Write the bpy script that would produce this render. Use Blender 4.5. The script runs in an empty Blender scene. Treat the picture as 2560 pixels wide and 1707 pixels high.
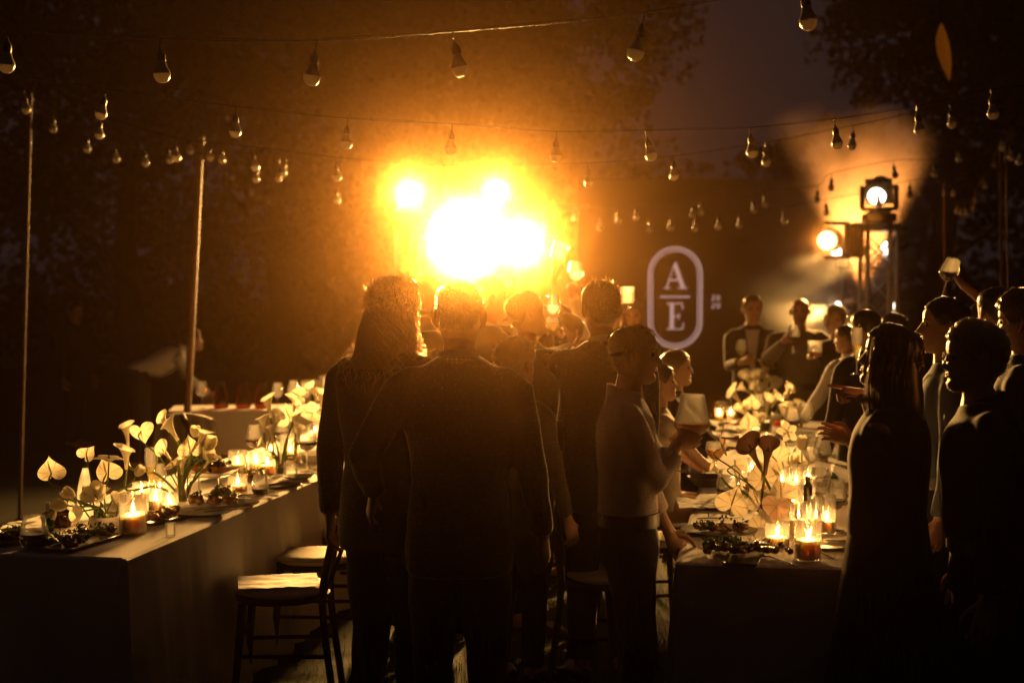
import bpy, bmesh, math, random
import numpy as np
from mathutils import Vector, Matrix, Quaternion, noise as mnoise
from math import sin, cos, pi, radians as R, sqrt

sc = bpy.context.scene
col = sc.collection
rnd = random.Random(7)

# ------------------------------------------------------------------ camera
FPX, CX, CY, CAMZ, PITCH = 3555.0, 1280.0, 853.5, 1.72, math.atan(113.5 / 3555.0)
cam_d = bpy.data.cameras.new('camera')
cam = bpy.data.objects.new('camera', cam_d)
col.objects.link(cam)
cam.location = (0, 0, CAMZ)
cam.rotation_euler = (pi / 2 - PITCH, 0, 0)
cam_d.sensor_width = 36.0
cam_d.lens = FPX / 2560.0 * 36.0
cam_d.clip_start = 0.05
cam_d.clip_end = 2000.0
cam_d.dof.use_dof = True
cam_d.dof.focus_distance = 5.75
cam_d.dof.aperture_fstop = 2.0
sc.camera = cam

# ------------------------------------------------------------------ night sky
world = bpy.data.worlds.new('World')
sc.world = world
world.use_nodes = True
wn = world.node_tree
for n in list(wn.nodes):
    wn.nodes.remove(n)
w_out = wn.nodes.new('ShaderNodeOutputWorld')
w_bg = wn.nodes.new('ShaderNodeBackground')
w_geo = wn.nodes.new('ShaderNodeTexCoord')
w_nz = wn.nodes.new('ShaderNodeTexNoise')          # uneven sky tone, grey purple to pinkish
w_nz.inputs['Scale'].default_value = 1.6
w_nz.inputs['Detail'].default_value = 3
wn.links.new(w_geo.outputs['Generated'], w_nz.inputs['Vector'])
w_ramp = wn.nodes.new('ShaderNodeValToRGB')
w_ramp.color_ramp.elements[0].position = .3
w_ramp.color_ramp.elements[0].color = (.62, .50, .66, 1)
w_ramp.color_ramp.elements[1].position = .7
w_ramp.color_ramp.elements[1].color = (1.0, .74, .82, 1)
wn.links.new(w_nz.outputs['Fac'], w_ramp.inputs['Fac'])
wn.links.new(w_ramp.outputs['Color'], w_bg.inputs['Color'])
w_sep = wn.nodes.new('ShaderNodeSeparateXYZ')       # last dusk light lies low ahead, the sky behind is darker
wn.links.new(w_geo.outputs['Generated'], w_sep.inputs['Vector'])
w_dusk = wn.nodes.new('ShaderNodeMapRange')
w_dusk.inputs['From Min'].default_value = -1.0
w_dusk.inputs['From Max'].default_value = 1.0
w_dusk.inputs['To Min'].default_value = .0015
w_dusk.inputs['To Max'].default_value = .017
wn.links.new(w_sep.outputs['Y'], w_dusk.inputs['Value'])
wn.links.new(w_dusk.outputs['Result'], w_bg.inputs['Strength'])
wn.links.new(w_bg.outputs['Background'], w_out.inputs['Surface'])

# ------------------------------------------------------------------ exposure, render
vs = sc.view_settings
vs.view_transform = 'Standard'
vs.look = 'None'
vs.exposure = 0.0
vs.gamma = 1.0
vs.use_curve_mapping = False
sc.render.engine = 'CYCLES'
cy = sc.cycles
cy.use_denoising = True
cy.denoiser = 'OPENIMAGEDENOISE'
cy.use_adaptive_sampling = True
cy.adaptive_threshold = 0.012
cy.max_bounces = 6
cy.diffuse_bounces = 2
cy.glossy_bounces = 3
cy.transmission_bounces = 4
cy.transparent_max_bounces = 32
cy.volume_bounces = 0
cy.sample_clamp_indirect = 2.0
cy.sample_clamp_direct = 0.0
cy.caustics_reflective = False
cy.caustics_refractive = False

# ------------------------------------------------------------------ helpers
def at(px, py, Y):
    """world point seen at pixel (px, py) of the 2560 px photograph at distance Y"""
    u = (px - CX) / FPX
    v = -(py - CY) / FPX
    d = Vector((u, cos(PITCH) + v * sin(PITCH), -sin(PITCH) + v * cos(PITCH)))
    return Vector((0, 0, CAMZ)) + d * (Y / d.y)

def at_z(px, py, z):
    """world point on the horizontal plane z seen at pixel (px, py)"""
    a = at(px, py, 1.0)
    d = a - Vector((0, 0, CAMZ))
    return Vector((0, 0, CAMZ)) + d * ((z - CAMZ) / d.z)

def tag(o, label=None, cat=None, group=None, kind=None):
    if label: o['label'] = label
    if cat: o['category'] = cat
    if group: o['group'] = group
    if kind: o['kind'] = kind
    return o

def empty(name, loc=(0, 0, 0), rz=0.0, label=None, cat=None, group=None):
    o = bpy.data.objects.new(name, None)
    o.empty_display_size = 0.1
    o.location = loc
    o.rotation_euler = (0, 0, rz)
    col.objects.link(o)
    return tag(o, label, cat, group)

def link_mesh(name, me, parent=None, loc=None, rot=None, scale=None):
    o = bpy.data.objects.new(name, me)
    col.objects.link(o)
    if parent is not None: o.parent = parent
    if loc is not None: o.location = loc
    if rot is not None: o.rotation_euler = rot
    if scale is not None: o.scale = scale if hasattr(scale, '__len__') else (scale,) * 3
    return o

class MB:
    """collects vertices and faces of one mesh"""
    def __init__(s):
        s.v = []; s.f = []; s.uv = {}
    def add(s, vs, fs, M=None):
        o = len(s.v)
        s.v += [tuple(M @ Vector(p)) for p in vs] if M is not None else [tuple(p) for p in vs]
        s.f += [tuple(i + o for i in f) for f in fs]
        return o
    def box(s, c, d, M=None, bev=0.0):
        x, y, z = (k / 2 for k in d)
        if bev > 0:
            b = min(bev, x * .9, y * .9, z * .9)
            vs = []
            for sx in (-1, 1):
                for sy in (-1, 1):
                    for sz in (-1, 1):
                        vs += [(c[0] + sx * x, c[1] + sy * (y - b), c[2] + sz * (z - b)), (c[0] + sx * (x - b), c[1] + sy * y, c[2] + sz * (z - b)), (c[0] + sx * (x - b), c[1] + sy * (y - b), c[2] + sz * z)]
            bm = bmesh.new()
            for p in vs: bm.verts.new(p)
            r = bmesh.ops.convex_hull(bm, input=bm.verts)
            bm.verts.index_update()
            s.add([tuple(v.co) for v in bm.verts], [tuple(v.index for v in f.verts) for f in bm.faces], M)
            bm.free()
            return s
        vs = [(c[0] + a * x, c[1] + b * y, c[2] + e * z) for e in (-1, 1) for b in (-1, 1) for a in (-1, 1)]
        s.add(vs, [(0, 2, 3, 1), (4, 5, 7, 6), (0, 1, 5, 4), (2, 6, 7, 3), (0, 4, 6, 2), (1, 3, 7, 5)], M)
        return s
    def lathe(s, prof, n=20, M=None, cap0=False, cap1=False, ang=2 * pi):
        vs = [(r * cos(ang * k / n), r * sin(ang * k / n), z) for r, z in prof for k in range(n)]
        fs = [(i * n + k, i * n + (k + 1) % n, (i + 1) * n + (k + 1) % n, (i + 1) * n + k) for i in range(len(prof) - 1) for k in range(n)]
        if cap0: fs.append(tuple(reversed(range(n))))
        if cap1: fs.append(tuple(range((len(prof) - 1) * n, len(prof) * n)))
        s.add(vs, fs, M)
        return s
    def tube(s, pts, rad, n=8, caps=True, M=None, flat=1.0):
        pts = [Vector(p) for p in pts]
        if not hasattr(rad, '__len__'): rad = [rad] * len(pts)
        up = Vector((0, 0, 1)); vs = []; prev = None
        for i, p in enumerate(pts):
            t = (pts[min(i + 1, len(pts) - 1)] - pts[max(i - 1, 0)])
            if t.length < 1e-9: t = Vector((0, 0, 1))
            t.normalize()
            if prev is None:
                a = up if abs(t.z) < .9 else Vector((1, 0, 0))
                x = t.cross(a).normalized()
            else:
                x = (prev - t * prev.dot(t))
                x = x.normalized() if x.length > 1e-6 else t.orthogonal().normalized()
            prev = x
            y = t.cross(x)
            for k in range(n):
                a = 2 * pi * k / n
                vs.append(p + x * (rad[i] * cos(a)) + y * (rad[i] * flat * sin(a)))
        m = len(pts)
        fs = [(i * n + k, i * n + (k + 1) % n, (i + 1) * n + (k + 1) % n, (i + 1) * n + k) for i in range(m - 1) for k in range(n)]
        if caps:
            fs.append(tuple(reversed(range(n)))); fs.append(tuple(range((m - 1) * n, m * n)))
        s.add(vs, fs, M)
        return s
    def loft(s, rings, caps=True, M=None, close=True):
        n = len(rings[0]); m = len(rings)
        vs = [p for r in rings for p in r]
        fs = [(i * n + k, i * n + (k + 1) % n, (i + 1) * n + (k + 1) % n, (i + 1) * n + k) for i in range(m - 1) for k in range(n if close else n - 1)]
        if caps:
            fs.append(tuple(reversed(range(n)))); fs.append(tuple(range((m - 1) * n, m * n)))
        s.add(vs, fs, M)
        return s
    def ball(s, c, r, nu=12, nv=8, M=None):
        rx, ry, rz = r if hasattr(r, '__len__') else (r, r, r)
        vs = [(c[0], c[1], c[2] - rz)]
        for i in range(1, nv):
            p = -pi / 2 + pi * i / nv
            for k in range(nu):
                a = 2 * pi * k / nu
                vs.append((c[0] + rx * cos(p) * cos(a), c[1] + ry * cos(p) * sin(a), c[2] + rz * sin(p)))
        vs.append((c[0], c[1], c[2] + rz))
        fs = [(0, 1 + (k + 1) % nu, 1 + k) for k in range(nu)]
        for i in range(nv - 2):
            for k in range(nu):
                a = 1 + i * nu
                fs.append((a + k, a + (k + 1) % nu, a + nu + (k + 1) % nu, a + nu + k))
        a = 1 + (nv - 2) * nu; e = len(vs) - 1
        fs += [(a + k, a + (k + 1) % nu, e) for k in range(nu)]
        s.add(vs, fs, M)
        return s
    def grid(s, fn, nu, nv, M=None):
        vs = [fn(i / nu, j / nv) for j in range(nv + 1) for i in range(nu + 1)]
        fs = [(j * (nu + 1) + i, j * (nu + 1) + i + 1, (j + 1) * (nu + 1) + i + 1, (j + 1) * (nu + 1) + i) for j in range(nv) for i in range(nu)]
        o = s.add(vs, fs, M)
        for j in range(nv + 1):
            for i in range(nu + 1):
                s.uv[o + j * (nu + 1) + i] = (i / nu, j / nv)
        return s
    def mesh(s, name, mat=None, smooth=True):
        me = bpy.data.meshes.new(name)
        me.from_pydata(s.v, [], s.f)
        if s.uv:
            ul = me.uv_layers.new(name='uv')
            d = [0.0] * (2 * len(me.loops))
            for i, l in enumerate(me.loops):
                u = s.uv.get(l.vertex_index, (0, 0)); d[2 * i] = u[0]; d[2 * i + 1] = u[1]
            ul.data.foreach_set('uv', d)
        if mat is not None:
            me.materials.append(mat)
        if smooth:
            me.polygons.foreach_set('use_smooth', [True] * len(me.polygons))
            try: me.set_sharp_from_angle(angle=R(42))
            except Exception: pass
        me.update()
        return me
    def build(s, name, mat=None, parent=None, smooth=True, **k):
        return link_mesh(name, s.mesh(name, mat, smooth), parent, **k)

def fix_normals(me):
    bm = bmesh.new(); bm.from_mesh(me)
    bmesh.ops.recalc_face_normals(bm, faces=bm.faces)
    bm.to_mesh(me); bm.free()

def organic(mb, voxel, iters=4, mat=None, name='m', bump=0.0, freq=9.0, seed=0.0):
    """one continuous skin round everything in mb"""
    me = mb.mesh('tmp', None, False)
    fix_normals(me)
    o = bpy.data.objects.new('tmp', me); col.objects.link(o)
    m = o.modifiers.new('r', 'REMESH'); m.mode = 'VOXEL'; m.voxel_size = voxel
    if iters:
        q = o.modifiers.new('s', 'SMOOTH'); q.factor = .5; q.iterations = iters
    dg = bpy.context.evaluated_depsgraph_get()
    ev = o.evaluated_get(dg)
    res = bpy.data.meshes.new_from_object(ev, depsgraph=dg)
    bpy.data.objects.remove(o); bpy.data.meshes.remove(me)
    res.name = name
    if bump:
        n = len(res.vertices)
        co = np.empty(n * 3, 'f'); res.vertices.foreach_get('co', co); co = co.reshape(-1, 3)
        no = np.empty(n * 3, 'f'); res.vertex_normals.foreach_get('vector', no); no = no.reshape(-1, 3)
        q = co * freq + seed
        w = np.sin(q[:, 0] * 1.3 + 2 * np.sin(q[:, 2] * .9)) * np.sin(q[:, 2] * 1.7 + 1.5 * np.sin(q[:, 1] * 1.1 + q[:, 0])) + .5 * np.sin(q[:, 2] * 4.1 + 2 * np.sin(q[:, 0] * 2.3 + q[:, 1] * 1.9))
        co += no * (bump * .7 * w)[:, None]
        res.vertices.foreach_set('co', co.ravel())
    res.materials.clear()
    if mat is not None: res.materials.append(mat)
    res.polygons.foreach_set('use_smooth', [True] * len(res.polygons))
    res.update()
    return res

def spline(pts, n):
    """Catmull-Rom through pts, n samples per span"""
    P = [Vector(p) for p in pts]
    if len(P) < 3:
        return [P[0].lerp(P[-1], i / n) for i in range(n + 1)]
    out = []
    for i in range(len(P) - 1):
        a = P[i - 1] if i else P[0] * 2 - P[1]
        b, c = P[i], P[i + 1]
        d = P[i + 2] if i + 2 < len(P) else P[-1] * 2 - P[-2]
        for k in range(n):
            t = k / n
            out.append(.5 * ((2 * b) + (c - a) * t + (2 * a - 5 * b + 4 * c - d) * t * t + (-a + 3 * b - 3 * c + d) * t ** 3))
    out.append(P[-1].copy())
    return out

def tab(xs, ys, x):
    if x <= xs[0]: return ys[0]
    for i in range(len(xs) - 1):
        if x <= xs[i + 1]:
            t = (x - xs[i]) / (xs[i + 1] - xs[i]); t = t * t * (3 - 2 * t) * .35 + t * .65
            return ys[i] + (ys[i + 1] - ys[i]) * t
    return ys[-1]

def frame_z(z, origin=(0, 0, 0), roll=0.0):
    """matrix whose local z axis points along z"""
    q = Vector(z).normalized().to_track_quat('Z', 'Y')
    return Matrix.Translation(Vector(origin)) @ q.to_matrix().to_4x4() @ Matrix.Rotation(roll, 4, 'Z')

# ------------------------------------------------------------------ materials
def mat(name, color, rough=.6, var=.0, scale=8.0, bump=0.0, bscale=60.0, color2=None, coords='Object', **k):
    m = bpy.data.materials.new(name); m.use_nodes = True
    nt = m.node_tree; b = nt.nodes['Principled BSDF']
    b.inputs['Base Color'].default_value = (*color, 1); b.inputs['Roughness'].default_value = rough
    for key, v in k.items():
        b.inputs[key.replace('_', ' ')].default_value = v
    tc = nt.nodes.new('ShaderNodeTexCoord')
    if var or color2:
        nz = nt.nodes.new('ShaderNodeTexNoise'); nz.inputs['Scale'].default_value = scale; nz.inputs['Detail'].default_value = 4
        nt.links.new(tc.outputs[coords], nz.inputs['Vector'])
        mx = nt.nodes.new('ShaderNodeMix'); mx.data_type = 'RGBA'
        c2 = color2 or tuple(min(1, c * (1 + var)) for c in color)
        c1 = color if color2 else tuple(c * (1 - var) for c in color)
        mx.inputs['A'].default_value = (*c1, 1); mx.inputs['B'].default_value = (*c2, 1)
        rp = nt.nodes.new('ShaderNodeMapRange'); rp.inputs['From Min'].default_value = .35; rp.inputs['From Max'].default_value = .65
        nt.links.new(nz.outputs['Fac'], rp.inputs['Value'])
        nt.links.new(rp.outputs['Result'], mx.inputs['Factor'])
        nt.links.new(mx.outputs['Result'], b.inputs['Base Color'])
    if bump:
        nb = nt.nodes.new('ShaderNodeTexNoise'); nb.inputs['Scale'].default_value = bscale; nb.inputs['Detail'].default_value = 3
        nt.links.new(tc.outputs[coords], nb.inputs['Vector'])
        bp = nt.nodes.new('ShaderNodeBump'); bp.inputs['Strength'].default_value = bump; bp.inputs['Distance'].default_value = .004
        nt.links.new(nb.outputs['Fac'], bp.inputs['Height'])
        nt.links.new(bp.outputs['Normal'], b.inputs['Normal'])
    return m

def translucent(m, amount, color):
    """lets light through a thin sheet (petal, leaf, hair, cloth)"""
    nt = m.node_tree; b = nt.nodes['Principled BSDF']; out = nt.nodes['Material Output']
    t = nt.nodes.new('ShaderNodeBsdfTranslucent'); t.inputs['Color'].default_value = (*color, 1)
    x = nt.nodes.new('ShaderNodeMixShader'); x.inputs['Fac'].default_value = amount
    nt.links.new(b.outputs['BSDF'], x.inputs[1]); nt.links.new(t.outputs['BSDF'], x.inputs[2])
    nt.links.new(x.outputs['Shader'], out.inputs['Surface'])
    return m

def emit(name, color, strength, sampled=True):
    m = bpy.data.materials.new(name); m.use_nodes = True
    nt = m.node_tree; nt.nodes.remove(nt.nodes['Principled BSDF'])
    e = nt.nodes.new('ShaderNodeEmission'); e.inputs['Color'].default_value = (*color, 1); e.inputs['Strength'].default_value = strength
    nt.links.new(e.outputs['Emission'], nt.nodes['Material Output'].inputs['Surface'])
    m.cycles.emission_sampling = 'AUTO' if sampled else 'NONE'
    return m

def glass(name, tint=(1, 1, 1), rough=.02, ior=1.5, haze=0.0):
    """thin clear sheet: light passes, grazing views reflect"""
    m = bpy.data.materials.new(name); m.use_nodes = True
    nt = m.node_tree; nt.nodes.remove(nt.nodes['Principled BSDF'])
    tr = nt.nodes.new('ShaderNodeBsdfTransparent'); tr.inputs['Color'].default_value = (*tint, 1)
    gl = nt.nodes.new('ShaderNodeBsdfGlossy'); gl.inputs['Roughness'].default_value = rough
    fr = nt.nodes.new('ShaderNodeFresnel'); fr.inputs['IOR'].default_value = ior
    x = nt.nodes.new('ShaderNodeMixShader')
    fm = nt.nodes.new('ShaderNodeMath'); fm.operation = 'MULTIPLY'; fm.inputs[1].default_value = .6
    nt.links.new(fr.outputs['Fac'], fm.inputs[0]); nt.links.new(fm.outputs['Value'], x.inputs['Fac']); nt.links.new(tr.outputs['BSDF'], x.inputs[1]); nt.links.new(gl.outputs['BSDF'], x.inputs[2])
    last = x
    if haze:
        tl = nt.nodes.new('ShaderNodeBsdfTranslucent'); tl.inputs['Color'].default_value = (.9, .9, .9, 1)
        y = nt.nodes.new('ShaderNodeMixShader'); y.inputs['Fac'].default_value = haze
        nt.links.new(x.outputs['Shader'], y.inputs[1]); nt.links.new(tl.outputs['BSDF'], y.inputs[2]); last = y
    nt.links.new(last.outputs['Shader'], nt.nodes['Material Output'].inputs['Surface'])
    return m

def fibre(name, color, rough=.45, tl=.7):
    """hair or lint: thin enough that light behind it shines forward through it"""
    m = bpy.data.materials.new(name); m.use_nodes = True
    nt = m.node_tree; nt.nodes.remove(nt.nodes['Principled BSDF'])
    rf = nt.nodes.new('ShaderNodeBsdfRefraction'); rf.inputs['Color'].default_value = (*color, 1); rf.inputs['Roughness'].default_value = rough; rf.inputs['IOR'].default_value = 1.03
    df = nt.nodes.new('ShaderNodeBsdfDiffuse'); df.inputs['Color'].default_value = (*(c * .35 for c in color), 1)
    x = nt.nodes.new('ShaderNodeMixShader'); x.inputs['Fac'].default_value = tl
    nt.links.new(df.outputs['BSDF'], x.inputs[1]); nt.links.new(rf.outputs['BSDF'], x.inputs[2])
    nt.links.new(x.outputs['Shader'], nt.nodes['Material Output'].inputs['Surface'])
    return m

M = {}
M['metal'] = mat('grey_metal', (.35, .34, .33), .35, var=.15, scale=20, Metallic=1.0)
M['alu'] = mat('truss_aluminium', (.55, .55, .55), .3, var=.12, scale=15, Metallic=1.0)
M['black'] = mat('black_plastic', (.012, .012, .013), .45, var=.3, scale=25)
M['steel'] = mat('cutlery_steel', (.6, .58, .55), .18, var=.08, scale=30, Metallic=1.0)
M['wood'] = mat('dark_chair_wood', (.030, .015, .008), .7, var=.35, scale=12, Specular_IOR_Level=.15)
M['post'] = mat('raw_pole_wood', (.15, .065, .028), .6, var=.3, scale=14, bump=.3)
M['cable'] = mat('black_cable', (.015, .014, .013), .4, var=.2)
HAZE, HAZE_G, SMOKE = .0092, .9965, True
# ------------------------------------------------------------------ stage light sources
# every fixture carries its own lamp; the big ones look towards the tables
WARM = (1.0, .49, .12)
def spot(name, loc, target, power, color, cone, blend=.6, size=.08):
    d = bpy.data.lights.new(name, 'SPOT')
    d.energy = power; d.color = color; d.spot_size = R(cone); d.spot_blend = blend; d.shadow_soft_size = size
    o = bpy.data.objects.new(name, d); col.objects.link(o)
    o.location = loc
    o.rotation_euler = (Vector(target) - Vector(loc)).to_track_quat('-Z', 'Y').to_euler()
    return o

M['lens'] = emit('white_hot_lens', (1.0, .93, .80), 7.0, False)
M['lens_soft'] = emit('warm_lens', (1.0, .78, .40), 4.0, False)
M['fixture'] = mat('fixture_black', (.010, .010, .011), .38, var=.3, scale=18)

def moving_head(loc, target, label, lens_r=.11, power=900, cone=80, yoke_down=True, color=WARM, lens='lens', size=1.0):
    """base + yoke + barrel + lens, the barrel turned towards target"""
    root = empty('moving_head_light', loc, 0, label, 'stage light', 'moving head stage lights')
    s = size; sg = 1 if yoke_down else -1
    b = MB(); b.box((0, 0, sg * .06 * s), (.34 * s, .26 * s, .11 * s), bev=.02)
    b.box((0, 0, sg * .125 * s), (.22 * s, .2 * s, .03 * s), bev=.008)
    b.build('base', M['fixture'], root)
    d = (Vector(target) - (Vector(loc) + Vector((0, 0, sg * .36 * s)))).normalized()
    rz = math.atan2(-d.x, d.y)
    y = MB()
    for k in (-1, 1):
        y.box((k * .185 * s, 0, sg * .29 * s), (.05 * s, .13 * s, .28 * s), bev=.018)
    y.box((0, 0, sg * .16 * s), (.40 * s, .14 * s, .045 * s), bev=.015)
    y.build('yoke', M['fixture'], root, rot=(0, 0, rz))
    c = Vector((0, 0, sg * .36 * s))
    Mx = frame_z(d, c)
    h = MB()
    h.lathe([(.0, -.20 * s), (.10 * s, -.20 * s), (.135 * s, -.15 * s), (.14 * s, .0), (.145 * s, .10 * s), (lens_r * 1.18, .17 * s), (lens_r * 1.18, .20 * s), (lens_r * 1.02, .20 * s), (lens_r * 1.02, .178 * s)], 28, Mx)
    hd = h.build('head', M['fixture'], root)
    l = MB(); l.lathe([(.0, .192 * s), (lens_r * .55, .190 * s), (lens_r, .183 * s)], 28, Mx)
    l.build('lens', M[lens], hd)
    for q in range(5):
        f = MB(); f.box((0, 0, (-.13 + .035 * q) * s), (.30 * s, .30 * s, .009 * s), Mx, bev=.004)
    f.build('cooling_fin', M['fixture'], hd)
    if power:
        p = Vector(loc) + c + d * (.26 * s)
        lo = spot('lamp', p, target, power, color, cone, .7, lens_r * .7)
        lo.parent = root; lo.matrix_parent_inverse = root.matrix_basis.inverted()
    return root

# ------------------------------------------------------------------ ground
def ground_mat():
    m = mat('lawn_soil', (.020, .026, .009), .95, color2=(.034, .026, .012), scale=.9, bump=.6, bscale=40)
    return m
g = MB()
g.grid(lambda u, v: ((u - .5) * 800, -100 + v * 800, 0.0), 8, 8)
tag(g.build('ground', ground_mat(), None), kind='structure')

# lawn blades where the aisle shows between the tables
gm = translucent(mat('grass_blade', (.03, .055, .012), .6, var=.4, scale=3), .35, (.08, .13, .02))
gb = MB()
for i in range(26000):
    x = rnd.uniform(-3.2, 4.6); y = rnd.uniform(4.2, 15.5) if i % 3 else rnd.uniform(4.2, 8.5)
    h = rnd.uniform(.025, .065); a = rnd.uniform(0, 2 * pi); l = rnd.uniform(0, .03)
    w = .0022
    dx, dy = cos(a) * w, sin(a) * w
    ex, ey = x + cos(a + 1.3) * l, y + sin(a + 1.3) * l
    gb.add([(x - dx, y - dy, 0), (x + dx, y + dy, 0), (ex, ey, h)], [(0, 1, 2)])
tag(gb.build('grass', gm, None, smooth=False), 'short lawn grass between the two long tables', 'grass', kind='stuff')

# ------------------------------------------------------------------ trees
M['leaf'] = translucent(mat('night_leaf', (.030, .052, .014), .65, var=.35, scale=1.5), .3, (.07, .09, .02))
M['bark'] = mat('bark', (.06, .045, .03), .9, var=.4, scale=6, bump=.8, bscale=18)

def leaf_cards(mb, c, r, n, rg, size):
    for _ in range(n):
        while True:
            p = Vector((rg.uniform(-1, 1), rg.uniform(-1, 1), rg.uniform(-1, 1)))
            if .1 < p.length < 1: break
        p = Vector((c[0] + p.x * r[0], c[1] + p.y * r[1], c[2] + p.z * r[2]))
        d = Vector((rg.gauss(0, 1), rg.gauss(0, 1), rg.gauss(-.3, 1))).normalized()
        e = d.orthogonal().normalized(); e.rotate(Quaternion(d, rg.uniform(0, 6.3)))
        L = size * rg.uniform(.6, 1.3); W = L * .33
        mb.add([p, p + d * L * .45 + e * W, p + d * L, p + d * L * .45 - e * W], [(0, 1, 2, 3)])

def tree(label, base, H, crown_r, crown_z, seed, nclump=60, per=130, size=.17, name='broadleaf_tree', group='trees round the clearing', squash=1.0):
    rg = random.Random(seed)
    root = empty(name, base, 0, label, 'tree', group)
    t = MB(); pts = []
    lean = Vector((rg.uniform(-.5, .5), rg.uniform(-.3, .3), 0))
    for i in range(8):
        k = i / 7; pts.append(lean * k * k + Vector((.1 * sin(i * 1.9 + seed), .1 * cos(i * 2.3), H * .8 * k)))
    t.tube(pts, [.20 * (1 - .8 * i / 7) * H / 8 + .03 for i in range(8)], 9)
    tips = []
    for b in range(9):
        k = rg.uniform(.3, .95); p0 = pts[int(k * 7)]
        a = rg.uniform(0, 6.28); L = crown_r * rg.uniform(.5, .95)
        e = p0 + Vector((cos(a) * L, sin(a) * L, rg.uniform(.1, .8) * crown_r))
        m = p0.lerp(e, .5) + Vector((0, 0, .18 * L))
        t.tube([p0, m, e], [.06 * H / 8, .04 * H / 8, .012], 6)
        tips += [m, e]
    t.build('trunk', M['bark'], root)
    c = MB()
    for i in range(nclump):
        if i < len(tips): q = tips[i]
        else:
            while True:
                q = Vector((rg.uniform(-1, 1), rg.uniform(-1, 1), rg.uniform(-1, 1)))
                if q.length < 1: break
            q = q * (.6 + .4 * rg.random())
            q = Vector((q.x * crown_r, q.y * crown_r, crown_z + q.z * crown_r * squash))
        rr = crown_r * rg.uniform(.14, .30)
        leaf_cards(c, q, (rr, rr, rr * .7), per, rg, size)
    c.build('crown', M['leaf'], root, smooth=False)
    return root

tree_rows = [
    # px, Y, H, crown_r, crown_z, label
    (1345, 26, 9.8, 3.0, 6.6, 'tall broadleaf tree left of the gap of night sky'),
    (1090, 29, 11.0, 3.6, 7.2, 'broad dark tree rising behind the two hottest stage lamps'),
    (700, 27, 10.0, 3.4, 6.6, 'dark tree behind the long-haired man and the strung bulbs'),
    (330, 25, 9.5, 3.3, 6.2, 'black tree behind the thick wooden pole'),
    (-60, 24, 9.5, 3.2, 6.0, 'black tree behind the leftmost thin pole'),
    (2350, 25, 10.0, 2.8, 6.9, 'tall dark tree right of the gap of night sky'),
    (2600, 24, 9.5, 3.0, 6.2, 'black tree at the right edge behind the raised hand'),
]
for i, (px, Y, H, cr, cz, lab) in enumerate(tree_rows):
    b = at(px, 740, Y); tree(lab, (b.x, b.y, 0), H, cr, cz, 11 + i * 7, nclump=92, per=120)
b = at(2020, 740, 31); tree('small pointed tree at the lower right of the sky gap', (b.x, b.y, 0), 6.2, 1.5, 4.3, 91, nclump=50, per=90, squash=1.3)

hd = MB(); rg = random.Random(5)
for i in range(420):
    px = rg.uniform(-500, 3000); Y = rg.uniform(31, 34)
    b = at(px, 740, Y)
    top = 4.3 + .8 * mnoise.noise(Vector((px * .004, 0, 3))) + (.7 if px < 1600 or px > 2050 else 0)
    leaf_cards(hd, (b.x, b.y, rg.uniform(.2, top)), (1.1, .8, .8), 75, rg, .26)
tag(hd.build('undergrowth', M['leaf'], None, smooth=False), 'dark mass of shrubs and young trees closing off the clearing', 'shrubs', kind='stuff')

# ------------------------------------------------------------------ main lamps behind the crowd
TGT = (-1.0, 4.0, 1.6)
def truss_tower(loc, H, label, w=.29):
    root = empty('truss_tower', loc, 0, label, 'truss', 'stage truss towers')
    for sx in (-1, 1):
        for sy in (-1, 1):
            t = MB(); t.tube([(sx * w / 2, sy * w / 2, .03), (sx * w / 2, sy * w / 2, H)], .025, 12)
            t.build('chord', M['alu'], root)
    n = int(H / .3); dz = (H - .1) / n
    for face in range(4):
        for i in range(n):
            z0 = .06 + i * dz; z1 = z0 + dz
            def P(k, z):
                a = w / 2
                return [(k * a, -a, z), (a, k * a, z), (-k * a, a, z), (-a, -k * a, z)][face]
            t = MB(); k = 1 if i % 2 else -1
            t.tube([P(-k, z0), P(k, z1)], .008, 6); t.build('diagonal', M['alu'], root)
            if i % 3 == 0:
                t = MB(); t.tube([P(-1, z0), P(1, z0)], .008, 6); t.build('rung', M['alu'], root)
                t = MB(); t.tube([P(k, z0), P(-k, z1)], .008, 6); t.build('diagonal', M['alu'], root)
    t = MB(); t.box((0, 0, .015), (.7, .7, .03), bev=.006); t.build('base_plate', M['metal'], root)
    t = MB(); t.box((0, 0, H + .015), (w + .16, w + .16, .03), bev=.006); t.box((0, 0, H + .05), (w + .05, w + .05, .04), bev=.006); t.build('top_plate', M['fixture'], root)
    return root

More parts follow.
